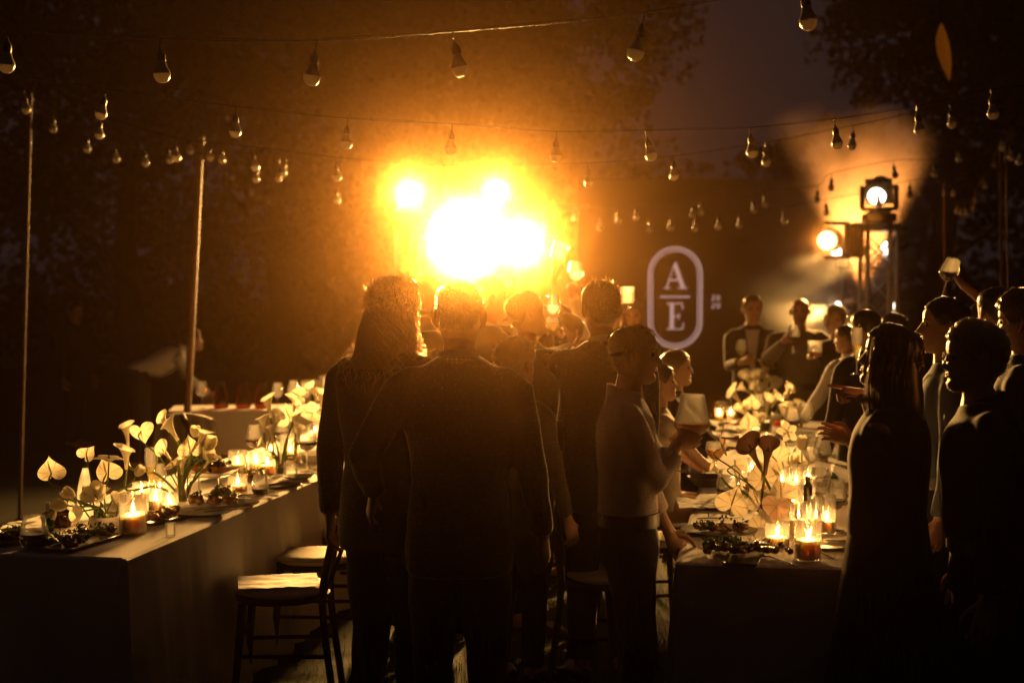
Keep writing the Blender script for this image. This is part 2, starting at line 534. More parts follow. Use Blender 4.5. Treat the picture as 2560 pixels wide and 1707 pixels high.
def blinder(loc, target, nx, ny, label, pitch=.19, power=1500, cone=46):
    root = empty('stage_blinder', loc, 0, label, 'stage light', 'stage blinders')
    d = (Vector(target) - Vector(loc)).normalized(); Mx = frame_z(d)
    # keep the panel upright
    x = Vector((0, 0, 1)).cross(d).normalized(); y = d.cross(x)
    Mx = Matrix((x, y, d)).transposed().to_4x4()
    hb = MB(); hb.box((0, 0, -.08), (nx * pitch * .9, ny * pitch * .85, .12), Mx, bev=.05)
    hs = hb.build('housing', M['fixture'], root)
    for j in range(ny):
        m = nx - (1 if (ny > 2 and j != ny // 2) else 0)
        for i in range(m):
            c = Mx @ Vector(((i - (m - 1) / 2) * pitch, (j - (ny - 1) / 2) * pitch * .87, 0))
            r = MB(); Mc = frame_z(d, c)
            r.lathe([(pitch * .47, -.02), (pitch * .47, .015), (pitch * .44, .015), (pitch * .42, -.01)], 24, Mc)
            rim = r.build('lamp_rim', M['fixture'], root)
            l = MB(); l.lathe([(0, .008), (pitch * .25, .004), (pitch * .43, -.006)], 24, Mc)
            l.build('lens', M['lens'], rim)
    br = MB(); br.tube([Mx @ Vector((-nx * pitch / 2 - .05, 0, -.06)), Mx @ Vector((-nx * pitch / 2 - .05, ny * pitch / 2 + .1, -.1)), Mx @ Vector((nx * pitch / 2 + .05, ny * pitch / 2 + .1, -.1)), Mx @ Vector((nx * pitch / 2 + .05, 0, -.06))], .012, 6)
    br.build('bracket', M['fixture'], root)
    p = Vector(loc) + d * .12
    lo = spot('lamp', p, target, power, WARM, cone, 1.0, .10 * nx)
    lo.parent = root; lo.matrix_parent_inverse = root.matrix_basis.inverted()
    return root

DS = 17.0
KEY = 2.4
pA, pB, pC, pD = at(1029, 479, DS), at(1244, 479, DS + .2), at(1168, 596, DS - .3), at(1304, 606, DS - .3)
tw = truss_tower((pB.x, pB.y + .1, 0), pB.z - .42, 'truss tower hidden in the glare behind the crowd')
moving_head((pB.x, pB.y + .1, pB.z - .42 + .07), TGT, 'white hot moving head above the blinding glare', .10, 900 * KEY, 92)
blinder(pC, (-1.2, 4, 1.6), 4, 3, 'larger blinding lamp bank in the middle of the glare', .20, 9500 * KEY)
blinder(pD, (-.8, 4, 1.6), 2, 2, 'smaller blinding lamp bank right beside the larger one', .21, 3600 * KEY)
# the cross bar that carries the blinders
cb = empty('light_bar', (pB.x, pB.y + .1, pC.z + .38), 0, 'black cross bar carrying the two blinding lamp banks', 'bar')
t = MB(); t.tube([(-1.2, -.25, 0), (1.1, -.25, 0)], .025, 10); t.build('pipe', M['fixture'], cb)
for k in (-.6, -.1, .35):
    t = MB(); t.box((k, -.25, 0), (.06, .09, .09), bev=.015); t.build('clamp', M['fixture'], cb)
t = MB(); t.tube([(0, -.25, 0), (0, -.14, 0)], .03, 8); t.build('coupler', M['fixture'], cb)

def light_stand(px, Y, ztop, label):
    b = at(px, 740, Y)
    root = empty('light_stand', (b.x, b.y, 0), 0, label, 'light stand', 'lamp stands left of the glare')
    t = MB(); t.tube([(0, 0, .25), (0, 0, ztop * .55)], .022, 10); t.build('lower_tube', M['alu'], root)
    t = MB(); t.tube([(0, 0, ztop * .5), (0, 0, ztop)], .017, 10); t.build('upper_tube', M['alu'], root)
    t = MB(); t.lathe([(.03, 0), (.034, .01), (.034, .06), (.03, .07)], 12, Matrix.Translation((0, 0, ztop * .53)), True, True); t.build('collar', M['black'], root)
    for k in range(3):
        a = k * 2.094 + .4
        t = MB(); t.tube([(0, 0, .75), (.55 * cos(a), .55 * sin(a), .015)], .012, 8); t.build('leg', M['alu'], root)
        t = MB(); t.tube([(0, 0, .27), (.3 * cos(a), .3 * sin(a), .345)], .008, 6); t.build('brace', M['alu'], root)
    return root, b
zA = pA.z
_, b = light_stand(1029, DS, zA - .40, 'thin lamp stand under the separate round white lamp')
moving_head((b.x, b.y, zA - .38), TGT, 'separate round white lamp left of the blinding glare', .12, 1100 * KEY, 88)
light_stand(990, DS - .6, 2.45, 'bare thin stand just left of the one under the round lamp')

# ------------------------------------------------------------------ right truss tower with two heads
pT = at(2196, 740, 14.0)
zT = at(2196, 578, 14.0).z
truss_tower((pT.x, pT.y, 0), zT, 'truss tower with two round lamps beside the orange smoke')
moving_head((pT.x, pT.y, zT + .075), (1.85, 9.9, 1.0), 'round white lamp on top of the right truss tower', .085, 4500, 32, size=.88)
# side-hung head: lies on its base bolted to the tower
pS = at(2105, 600, 13.8)
sh = empty('moving_head_light', (pT.x - .20, pT.y - .12, pS.z), 0, 'round warm lamp bolted sideways to the left of the right truss', 'stage light', 'moving head stage lights')
Ms = Matrix.Rotation(R(-90), 4, 'Y')
t = MB(); t.box((0, 0, .05), (.34, .26, .10), Ms, bev=.02); t.box((0, 0, .115), (.24, .2, .03), Ms, bev=.01); t.build('base', M['fixture'], sh)
t = MB()
for k in (-1, 1): t.box((k * .165, 0, .24), (.035, .13, .24), Ms, bev=.014)
t.box((0, 0, .14), (.36, .14, .04), Ms, bev=.012); t.build('yoke', M['fixture'], sh)
dS = Vector((-.42, -1, -.06)).normalized(); cS = Ms @ Vector((0, 0, .31)); Mh = frame_z(dS, cS)
t = MB(); t.lathe([(0, -.16), (.09, -.16), (.115, -.11), (.12, .02), (.105, .12), (.105, .15), (.092, .15), (.092, .135)], 26, Mh); hh = t.build('head', M['fixture'], sh)
t = MB(); t.lathe([(0, .146), (.05, .145), (.09, .138)], 26, Mh); t.build('lens', M['lens_soft'], hh)
lo = spot('lamp', sh.location + cS + dS * .2, sh.location + cS + dS * 6, 40, WARM, 60, .7, .06); lo.parent = sh; lo.matrix_parent_inverse = sh.matrix_basis.inverted()

def par_can(loc, aim, label, r=.11, lens='lens_soft', power=200, cone=45, stand=None, color=(1, .52, .12)):
    root = empty('par_can', loc, 0, label, 'stage light', 'par cans behind the right truss')
    d = Vector(aim).normalized(); Mx = frame_z(d)
    t = MB(); t.lathe([(0, -.2), (r * .6, -.2), (r * .95, -.1), (r * 1.05, .06), (r * 1.05, .10), (r * .98, .10), (r * .98, .08)], 24, Mx); h = t.build('can', M['fixture'], root)
    t = MB(); t.lathe([(0, .094), (r * .5, .092), (r * .97, .084)], 24, Mx); t.build('lens', M[lens], h)
    x = d.cross(Vector((0, 0, 1))).normalized()
    t = MB(); t.tube([x * r * 1.1, x * r * 1.15 + Vector((0, 0, -.2)), x * -r * 1.15 + Vector((0, 0, -.2)), x * -r * 1.1], .009, 6); t.build('bracket', M['fixture'], root)
    if stand:
        t = MB(); t.tube([(0, 0, -.2), (0, 0, -loc[2] + .01)], .016, 8); t.build('stand_tube', M['alu'], root)
        for k in range(3):
            a = k * 2.094
            t = MB(); t.tube([(0, 0, -loc[2] + .35), (.3 * cos(a), .3 * sin(a), -loc[2] + .012)], .009, 6); t.build('leg', M['alu'], root)
    lo = spot('lamp', Vector(loc) + d * .16, Vector(loc) + d * 5, power, color, cone, .6, r * .6); lo.parent = root; lo.matrix_parent_inverse = root.matrix_basis.inverted()
    return root
par_can(at(2106, 622, 15.0), (-1, -.55, -.26), 'par can half hidden by the sideways lamp, beam falling to the left', .09, 'lens', 900, 26, True)
par_can(at(2232, 618, 15.4), (-1, -.5, -.30), 'lit par can seen through the bars of the right truss', .09, 'lens', 500, 26, True)
par_can(at(2112, 775, 15.4), (-1, -.6, -.10), 'low bright par can behind the fair-haired woman', .10, 'lens', 900, 34, True)
par_can(at(2250, 775, 15.9), (-1, -.5, -.05), 'low par can shining between the legs of the right truss', .09, 'lens', 350, 34, True)
par_can(at(2160, 640, 16.6) - Vector((0, 0, .55)), (-.03, .02, 1), 'par can pointing up into the orange smoke', .12, 'lens_soft', 2600, 62, True, (1, .33, .06))

# ------------------------------------------------------------------ stage screen with the monogram
SY = 17.6
M['screen'] = mat('screen_black', (.008, .007, .007), .6, var=.2, scale=3)
M['neon'] = emit('monogram_glow', (1.0, .62, .55), .42)
cL = at(1688, 744, SY)
scr = empty('stage_screen', (cL.x, cL.y, 0), 0, 'black stage screen with the glowing monogram in a rounded outline', 'screen')
t = MB(); t.box((.35, .06, 1.62), (3.1, .08, 3.1), bev=.01); t.build('panel', M['screen'], scr)
for sx in (-1, 1):
    t = MB(); t.box((.35 + sx * 1.3, .35, .3), (.06, .5, .6), bev=.01); t.build('support', M['fixture'], scr)
S = SY / FPX           # metres per photo pixel at the screen
def stad(rx, ry, w):
    """stadium outline ring, half width rx, half height ry, line width w"""
    out = []; ins = []
    for k in range(72):
        a = 2 * pi * k / 72
        cy0 = (ry - rx) * (1 if sin(a) >= 0 else -1)
        out.append((rx * cos(a), cy0 + rx * sin(a))); ins.append(((rx - w) * cos(a), cy0 + (rx - w) * sin(a)))
    return out, ins
def ring(name, rx, ry, w, parent, z0):
    o, i = stad(rx, ry, w); n = len(o); t = MB()
    f = lambda p, y: (p[0], y, z0 + p[1])
    for k in range(n):
        q = (k + 1) % n
        a = t.add([f(o[k], 0), f(o[q], 0), f(i[q], 0), f(i[k], 0), f(o[k], .012), f(o[q], .012), f(i[q], .012), f(i[k], .012)],
                  [(0, 1, 2, 3), (0, 4, 5, 1), (3, 2, 6, 7)])
    return t.build(name, M['neon'], parent, smooth=False)
zc = cL.z
rg1 = ring('outline', 68 * S, 127 * S, 5 * S, scr, zc)
ring('inner_outline', 59 * S, 118 * S, 3.2 * S, rg1, zc)
def glyph(polys, cx, cz, parent, name):
    t = MB()
    for poly in polys:
        n = len(poly)
        a = [(cx + x * S, 0, cz + z * S) for x, z in poly]; b = [(p[0], .012, p[2]) for p in a]
        t.add(a + b, [tuple(range(n))] + [(k, n + k, n + (k + 1) % n, (k + 1) % n) for k in range(n)])
    return t.build(name, M['neon'], parent, smooth=False)
# serif capital A, cap height 66 px, drawn about its base line centre
A = [[(-2, 66), (3, 66), (25, 3), (14, 3), (-3.5, 55)],
     [(-2, 66), (-3.5, 55), (-19, 3), (-23, 3)],
     [(-13.5, 20), (9, 20), (8, 24), (-12, 24)],
     [(-29, 0), (-12, 0), (-12, 3), (-29, 3)], [(7, 0), (31, 0), (31, 3), (7, 3)]]
E = [[(-13, 3), (-3, 3), (-3, 64), (-13, 64)], [(-21, 0), (20, 0), (20, 3), (-21, 3)], [(-21, 64), (19, 64), (19, 67), (-21, 67)],
     [(-3, 32), (9, 32), (9, 35), (-3, 35)], [(8, 26), (11, 26), (11, 41), (8, 41)], [(17, 3), (20, 3), (22, 18), (19.5, 18)], [(16, 64), (19, 64), (20, 50), (17.5, 50)]]
glyph(A, 0, zc + 22 * S, scr, 'letter_a')
glyph(E, 0, zc - 80 * S, scr, 'letter_e')
glyph([[(-37, -2.2), (37, -2.2), (37, 2.2), (-37, 2.2)]], 0, zc + 2 * S, scr, 'divider_line')
def digit(ch, cx, cz, name):
    h, w = 13.0, 8.5
    if ch == '2': polys = [[(-w / 2, h - 3), (-w / 2 + 2, h), (w / 2 - 1.5, h), (w / 2, h - 2), (w / 2 - 2, h - 2.4), (-w / 2 + 2, h - 2)],
                           [(w / 2, h - 2), (w / 2, h - 5), (-w / 2 + 3, 2), (-w / 2, 2), (w / 2 - 2.2, h - 5), (w / 2 - 2.2, h - 2.4)], [(-w / 2, 0), (w / 2, 0), (w / 2, 2), (-w / 2, 2)]]
    else: polys = [[(-w / 2, 2), (-w / 2 + 2, 0), (-w / 2 + 2.3, h), (-w / 2, h - 2)], [(w / 2, 2), (w / 2, h - 2), (w / 2 - 2.3, h), (w / 2 - 2, 0)],
                   [(-w / 2 + 2, 0), (w / 2 - 2, 0), (w / 2 - 2, 2), (-w / 2 + 2, 2)], [(-w / 2 + 2, h - 2), (w / 2 - 2, h - 2), (w / 2 - 2, h), (-w / 2 + 2, h)]]
    glyph(polys, cx, cz, scr, name)
for row, zz in ((0, 745), (1, 765)):
    for k, ch in enumerate('20'):
        digit(ch, (1783 + k * 13 - 1688) * S, zc + (744 - zz) * S - 6 * S, 'digit')
# ================================================================== festoon strings and poles
Q = 2560.0 / 2352.0
M['dome'] = translucent(mat('frosted_bulb', (.70, .66, .60), .3, var=.03), .4, (.66, .57, .46))
M['collar'] = mat('bulb_collar', (.30, .29, .28), .45, var=.1)
def bulb_meshes():
    d = MB(); d.lathe([(.0005, -.030), (.012, -.0285), (.021, -.022), (.0275, -.011), (.030, .001), (.0298, .004), (.0005, .004)], 20)
    c = MB(); c.lathe([(.0005, .003), (.0296, .003), (.0285, .010), (.021, .026), (.0165, .040), (.0150, .050), (.0005, .050)], 20)
    s = MB(); s.lathe([(.0005, .048), (.0150, .048), (.0160, .051), (.0160, .070), (.0130, .076), (.0060, .088), (.003, .098), (.0005, .107)], 16)
    return d.mesh('bulb', M['dome']), c.mesh('collar', M['collar']), s.mesh('socket', M['black'])
BM = bulb_meshes()
def festoon(label, pts, d0, d1, ends, sag=.0, seed=1, drop=.020):
    """pts: bulb centres in the 2352 px view, left to right; depth runs from d0 to d1; ends: points where the cable is tied (view px, depth)"""
    rg = random.Random(seed)
    x0, x1 = pts[0][0], pts[-1][0]
    W3 = [at(x * Q, y * Q, d0 + (d1 - d0) * ((x - x0) / (x1 - x0) if x1 != x0 else 0)) for x, y in pts]
    e0 = at(ends[0][0] * Q, ends[0][1] * Q, ends[0][2]); e1 = at(ends[1][0] * Q, ends[1][1] * Q, ends[1][2])
    root = empty('string_light', W3[0], 0, label, 'string lights', 'festoon strings over the tables')
    o = W3[0]
    up = Vector((0, 0, .107 + drop))
    knots = [e0] + [w + up for w in W3] + [e1]
    c = MB(); path = spline([k - o for k in knots], 6)
    c.tube(path, .0016, 6); c.build('cable', M['cable'], root)
    c2 = MB(); c2.tube([p + Vector((0, .004, .006 + .003 * sin(i))) for i, p in enumerate(path)], .0012, 5); c2.build('cable', M['cable'], root)
    for i, w in enumerate(W3):
        b = link_mesh('bulb', BM[0], root, loc=w - o, rot=(rg.uniform(-.16, .16), rg.uniform(-.22, .22), rg.uniform(0, 6)))
        link_mesh('collar', BM[1], b); link_mesh('socket', BM[2], b)
        t = MB(); t.tube([(0, 0, .104), (0, 0, .107 + drop)], .003, 6); t.build('drop_wire', M['cable'], b)
    return root
festoon('nearest festoon string of large bulbs across the top', [(15, 150), (372, 172), (716, 178), (1056, 158), (1460, 120), (1857, 50)], 5.2, 4.7, ((-350, 60, 5.4), (2300, -120, 4.5)), seed=1)
festoon('second festoon string, bulbs level with the top of the glare', [(232, 262), (540, 303), (795, 330), (1036, 343), (1276, 360), (1496, 357), (1728, 350), (1923, 330), (2113, 300), (2281, 262)], 7.2, 7.4, ((-120, 150, 7.0), (2480, 190, 7.5)), seed=2)
festoon('third festoon string hung just under the second one', [(60, 252), (228, 310), (405, 362), (586, 383), (774, 407), (1015, 425), (1352, 420), (1548, 404), (1760, 373), (1957, 335), (2187, 285), (2400, 230)], 9.4, 9.2, ((-150, 140, 9.4), (2520, 150, 9.2)), seed=3)
festoon('festoon string sagging from the left pole to the thick wooden pole', [(122, 297), (200, 343), (267, 366), (334, 375), (390, 367), (437, 347)], 10.8, 11.4, ((71, 225, 10.6), (459, 322, 11.5)), seed=4)
festoon('short string of bulbs starting right of the thick wooden pole', [(483, 362), (510, 368), (588, 412), (640, 410), (652, 398), (774, 460), (908, 478)], 11.6, 13.5, ((462, 322, 11.5), (1015, 455, 14.5)), seed=5)
festoon('small far bulbs dipping between the wooden pole and the glare', [(533, 408), (577, 443), (621, 465), (659, 481), (695, 486), (728, 480)], 15.2, 17.0, ((480, 340, 14.5), (830, 440, 18)), seed=6)
festoon('string of bulbs running right from the glare to the right truss', [(1252, 517), (1276, 505), (1321, 503), (1420, 508), (1461, 500), (1590, 495), (1609, 489), (1733, 483), (1757, 470), (1876, 460), (1909, 432), (2056, 403), (2147, 401), (2203, 366), (2302, 340)], 14.6, 11.6, ((1130, 480, 15.5), (2330, 318, 11.4)), seed=7)
festoon('lowest string of bulbs crossing in front of the right truss', [(1378, 523), (1491, 527), (1541, 524), (1596, 525), (1650, 521), (1699, 518), (1802, 508), (1899, 490), (2019, 470), (2090, 448)], 13.8, 12.6, ((1200, 490, 14.6), (2230, 405, 12.4)), seed=8)
festoon('little far string looping below the right poles', [(2112, 445), (2168, 447), (2190, 446), (2197, 486), (2208, 491), (2221, 491), (2238, 481), (2243, 462), (2263, 428), (2285, 380)], 17.5, 15.5, ((2050, 410, 17.8), (2299, 335, 12.1)), seed=9)
festoon('pair of bulbs at the right edge below the pole top', [(2323, 362), (2341, 372), (2392, 380)], 11.4, 11.0, ((2299, 335, 11.6), (2450, 350, 10.8)), seed=10)

def pole(label, top, bot_px, Y, r, mk, H0=0.0, name='pole'):
    a = at(top[0] * Q, top[1] * Q, Y); b = at(bot_px[0] * Q, bot_px[1] * Q, Y)
    d = (a - b); b0 = a + d * ((0 - a.z) / d.z)
    root = empty(name, b0, 0, label, 'pole', 'poles carrying the festoon strings')
    t = MB(); pts = [Vector((0, 0, 0)).lerp(a - b0, k / 10) for k in range(11)]
    t.tube(pts, [r * (1.1 - .2 * k / 10) for k in range(11)], 12); t.build('shaft', M[mk], root)
    for k in (.985, .955):
        t = MB(); p = (a - b0) * k; t.tube([p - d.normalized() * .008, p + d.normalized() * .008], r * 1.25, 12); t.build('wire_wrap', M['cable'], root)
    t = MB(); t.tube([Vector((0, 0, .0)), Vector((0, 0, .06))], r * 2.2, 12); t.build('foot', M['metal'], root)
    return root
pole('slender leaning pole nearest the left edge', (71, 215), (50, 1000), 10.6, .013, 'post')
pole('thick wooden pole in front of the bending waiter', (461, 315), (430, 950), 11.5, .030, 'post')
pole('slender pole at the right beside the raised hand', (2297, 330), (2300, 650), 12.1, .015, 'post')
pole('short thin pole behind the raised red wine glass', (2168, 420), (2171, 640), 17.0, .017, 'post')
pole('thin pole hard against the right edge', (2310, 330), (2316, 650), 11.5, .010, 'post')

# the leaf hanging close to the lens
lf = empty('hanging_leaf', at(2170 * Q, 120 * Q, 3.6), 0, 'single dry leaf dangling near the top right corner', 'leaf')
t = MB()
def leaf_fn(u, v):
    w = .022 * sin(pi * v ** .85) ** .9; x = (u - .5) * 2 * w
    return (x * .8 + .016 * (v - .4), .010 * cos(3 * v) + abs(x) * .5, .075 - .150 * v)
t.grid(leaf_fn, 8, 14); t.build('blade', translucent(mat('dry_leaf', (.07, .035, .008), .45, var=.5, scale=40), .22, (.12, .06, .01)), lf)
t = MB(); t.tube([(-.006, .01, .075), (-.008, .01, .16), (.0, .0, .5), (.05, .0, 1.2)], .0008, 5); t.build('thread', M['cable'], lf)
t = MB(); t.tube([(.010, -.008, -.075), (.014, -.008, -.095)], .0010, 5); t.build('tip', M['cable'], lf)
# ================================================================== tables
TZ = .76
TDIR = Vector((.1693, .9856, 0)); TNRM = Vector((.9856, -.1693, 0))
M['cloth'] = mat('linen_cloth', (.66, .62, .58), .85, var=.06, scale=3, bump=.35, bscale=300, Sheen_Weight=.1)
M['napkin'] = mat('napkin_linen', (.70, .67, .64), .85, var=.05, scale=4, bump=.3, bscale=260)
M['glass'] = glass('clear_glass', (.99, .99, .98), .02, 1.5, .03)
M['glass2'] = glass('jar_glass', (.98, .98, .97), .03, 1.65, .05)
M['mist'] = glass('misted_glass', (.98, .97, .94), .06, 1.5, .13)
M['frosted'] = glass('misted_bottle', (.9, .9, .86), .25, 1.35, .45)
M['greenglass'] = glass('green_glass', (.05, .30, .12), .05, 1.5)
M['brownglass'] = glass('amber_glass', (.45, .16, .03), .05, 1.5)
M['wine'] = mat('red_wine', (.028, .002, .003), .06, var=.2)
M['juice'] = translucent(mat('cloudy_juice', (.75, .48, .12), .1, var=.05), .5, (.9, .55, .12))
M['fizz'] = glass('sparkling_wine', (.93, .78, .42), .03, 1.33, .06)
M['water'] = glass('cloudy_cocktail', (.95, .90, .75), .1, 1.3, .7)
M['wax'] = mat('candle_wax', (.82, .72, .58), .5, var=.05, scale=10, Subsurface_Weight=.5, Subsurface_Radius=(.04, .028, .016), Subsurface_Scale=1.0)
M['wick'] = mat('burnt_wick', (.01, .008, .006), .9, var=.2)
M['flame'] = emit('candle_flame', (1.0, .46, .11), 400.0)
M['plate'] = mat('stone_plate', (.11, .10, .095), .3, var=.2, scale=20)
M['whiteplate'] = mat('white_china', (.66, .64, .60), .22, var=.04)
M['blackplate'] = mat('black_platter', (.018, .017, .017), .28, var=.3, scale=16)
M['pot'] = mat('white_pot', (.72, .68, .62), .5, var=.05, scale=12)
M['label'] = mat('black_cap', (.01, .01, .014), .4, var=.2)

def trestle_table(name_label, cloth_label, A0, L, Wd, seed):
    """A0: near corner on the aisle side; the table runs along TDIR, Wd away from the aisle"""
    rg = random.Random(seed)
    far = A0 + TDIR * L
    sgn = Wd / abs(Wd)
    c = A0 + TDIR * L / 2 + TNRM * Wd / 2
    root = empty('long_table', (c.x, c.y, 0), -math.atan2(TDIR.x, TDIR.y), name_label, 'table', 'long banquet tables')
    t = MB(); t.box((0, 0, TZ - .025), (abs(Wd) - .01, L - .01, .03), bev=.006); t.build('tabletop', M['wood'], root)
    for k in range(int(L // 1.8) + 1):
        y = -L / 2 + .3 + k * (L - .6) / int(L // 1.8)
        for sx in (-1, 1):
            t = MB(); t.tube([(sx * (abs(Wd) / 2 - .08), y, .0), (sx * (abs(Wd) / 2 - .08), y, TZ - .04)], .018, 8); t.build('leg', M['metal'], root)
    # cloth: top sheet and hanging sides in one skin
    w = abs(Wd) / 2 + .006; l = L / 2 + .006; cb = MB()
    per = []
    n1, n2 = 40, int(L * 48)
    r = .03
    def edge():
        pts = []
        for i in range(n1): pts.append((-w + 2 * w * i / n1, -l, 0, -1))
        for i in range(n2): pts.append((w, -l + 2 * l * i / n2, 1, 0))
        for i in range(n1): pts.append((w - 2 * w * i / n1, l, 0, 1))
        for i in range(n2): pts.append((-w, l - 2 * l * i / n2, -1, 0))
        return pts
    E = edge(); n = len(E); rows = []
    cum = 0
    for j, (dz, out) in enumerate(((.0, -.02), (-.002, -.006), (-.008, .002), (-.03, .006), (-.12, .010), (-.28, .016), (-.46, .022), (-.62, .028), (-.742, .03))):
        ring_ = []
        for i, (x, y, nx, ny) in enumerate(E):
            s_ = (x if ny else y)
            ph = s_ * 21 + seed + 2.6 * mnoise.noise(Vector((s_ * 1.7, seed, nx * 3 + ny * 5)))
            fold = (max(0, -dz) ** .75) * (.034 * (sin(ph) + .45 * sin(2.3 * ph + 1)) * (.6 + .8 * abs(mnoise.noise(Vector((s_ * 1.1, 7, nx + 2 * ny))))) + .05 * mnoise.noise(Vector((s_ * 2.2, seed, nx + 2 * ny))))
            o = out + max(-.006, fold + .035 * max(0, -dz)) if j > 3 else out
            z = TZ + dz
            if j <= 1: z += .0
            ring_.append((x + nx * o, y + ny * o, z))
        rows.append(ring_)
    cb.loft(rows, False)
    cb.f.append(tuple(range(n)))
    o = cb.build('tablecloth', M['cloth'], None, loc=(c.x, c.y, 0.003), rot=(0, 0, -math.atan2(TDIR.x, TDIR.y)))
    tag(o, cloth_label, 'tablecloth', 'long tablecloths')
AL = at_z(315, 1397, TZ); AR = at_z(1694, 1407, TZ)
trestle_table('long trestle table on the left of the aisle', 'pale linen cloth hanging over the long table on the left', AL, 5.6, -.82, 1)
trestle_table('long trestle table on the right of the aisle', 'pale linen cloth hanging over the long table with dense candles on the right', AR, 6.0, .80, 2)
TOP = TZ + .004

def Lc(cx, cy): return cx * .38265, 950 + cy * .38265
def Rc(cx, cy): return 1650 + cx * .38265, 850 + cy * .38265
def onL(cx, cy): return at_z(*Lc(cx, cy), TOP)
def onR(cx, cy): return at_z(*Rc(cx, cy), TOP)
def ppm(p): return FPX / p.y          # photo pixels per metre there
K = .38265

# ------------------------------------------------------------------ candles
def pillar(p, r, h, label, flame=1.0, lean=0.0, seed=0, tilt=0.0):
    rg = random.Random(seed)
    root = empty('pillar_candle', p, rg.uniform(0, 6), label, 'candle', 'pillar candles')
    t = MB(); prof = [(r * .96, .001), (r, .006), (r, h * .5), (r * .995, h - .004), (r * .95, h), (r * .86, h - .002), (r * .5, h - .007), (r * .12, h - .009), (.0005, h - .009)]
    t.lathe(prof, 30, None, True)
    if tilt:
        t.v = [(x, y, z + (tilt * x if z > h * .6 else 0)) for x, y, z in t.v]
    t.build('wax', M['wax'], root)
    t = MB(); t.tube([(0, 0, h - .012), (.001, 0, h - .002), (.003, .001, h + .007)], .0012, 6); t.build('wick', M['wick'], root)
    f = MB(); k = flame
    prof = [(.0, .0), (.0030, .003), (.0052, .009), (.0056, .014), (.0044, .022), (.0024, .030), (.0008, .037), (.0, .040)]
    f.lathe([(a * k, b * k) for a, b in prof], 12)
    f.v = [(x + lean * z * z * 14, y, z + h + .003) for x, y, z in f.v]
    f.build('flame', M['flame'], root)
    return root
def cylinder_glass(p, r, h, label, thick=.0028):
    t = MB()
    t.lathe([(.001, .0015), (r - .004, .001), (r, .005), (r, h - .002), (r - thick * .5, h), (r - thick, h - .002), (r - thick, .009), (r - .012, .006), (.001, .006)], 36)
    o = t.build('candle_glass', M['glass2'], None, loc=p); tag(o, label, 'glass cylinder', 'candle glass cylinders'); return o
def candle_jar(p, w, top, ctop, cy, phrase, bare=False, lean=0.0, seed=0, tilt=0.0):
    """crop pixels: w glass width, top glass rim, ctop candle top, cy base"""
    k = K / ppm(p)
    r = w * k / 2; h = (cy - top) * k; hc = (cy - ctop) * k * .97
    if not bare: cylinder_glass(p, r, h, 'glass around the ' + phrase)
    q = Vector(p); q.z += .0075 if not bare else .001
    pillar(q, (r - .006) if not bare else r, max(.03, hc - .01), phrase, rnd.uniform(.8, 1.1), lean, seed, tilt)

left_c = [
    (870, 1000, 180, 735, 865, 'nearest pillar candle on the left table, beside the low flower bowl', False, 0, .12),
    (1110, 878, 112, 722, 800, 'pillar candle in the misted glass just behind the nearest left candle', False, .3, 0),
    (1018, 868, 92, 690, 775, 'candle squeezed between the nearest left candle and the misted one', False, 0, 0),
    (922, 790, 112, 665, 735, 'candle burning behind the dark drink and the nearest left candle', False, .3, 0),
    (1045, 775, 92, 672, 735, 'candle below the tall flute on the left table', False, 0, 0),
    (1205, 775, 92, 592, 690, 'tall candle directly behind the calla stems on the left table', False, -.3, 0),
    (1555, 612, 128, 458, 538, 'broad candle left of the trio in the middle of the left table', False, .5, 0),
    (1672, 598, 86, 468, 533, 'middle candle of the trio on the left table', False, 0, 0),
    (1748, 612, 92, 470, 540, 'bare candle without a glass at the right of the trio', True, 0, 0),
    (1553, 742, 128, 616, 678, 'low candle nearest the table edge in the middle of the left table', False, .5, 0),
    (1895, 552, 140, 352, 462, 'wide candle behind the red wine glass on the left table', False, .6, 0),
    (1768, 520, 52, 400, 470, 'slim candle with the tall flame behind the trio', False, 0, 0),
    (2160, 468, 120, 285, 385, 'candle beside the long-haired man at the far left table', False, .5, 0),
    (2055, 400, 80, 300, 350, 'small candle behind the two far wine glasses on the left table', False, 0, 0),
    (2135, 545, 80, 388, 470, 'candle behind the ribbed tumbler next to the long-haired man', False, 0, 0),
]
for i, (cx, cy_, w, tp, ct, ph, bare, ln, tl) in enumerate(left_c):
    candle_jar(onL(cx, cy_), w, tp, ct, cy_, ph, bare, ln, 100 + i, tl)
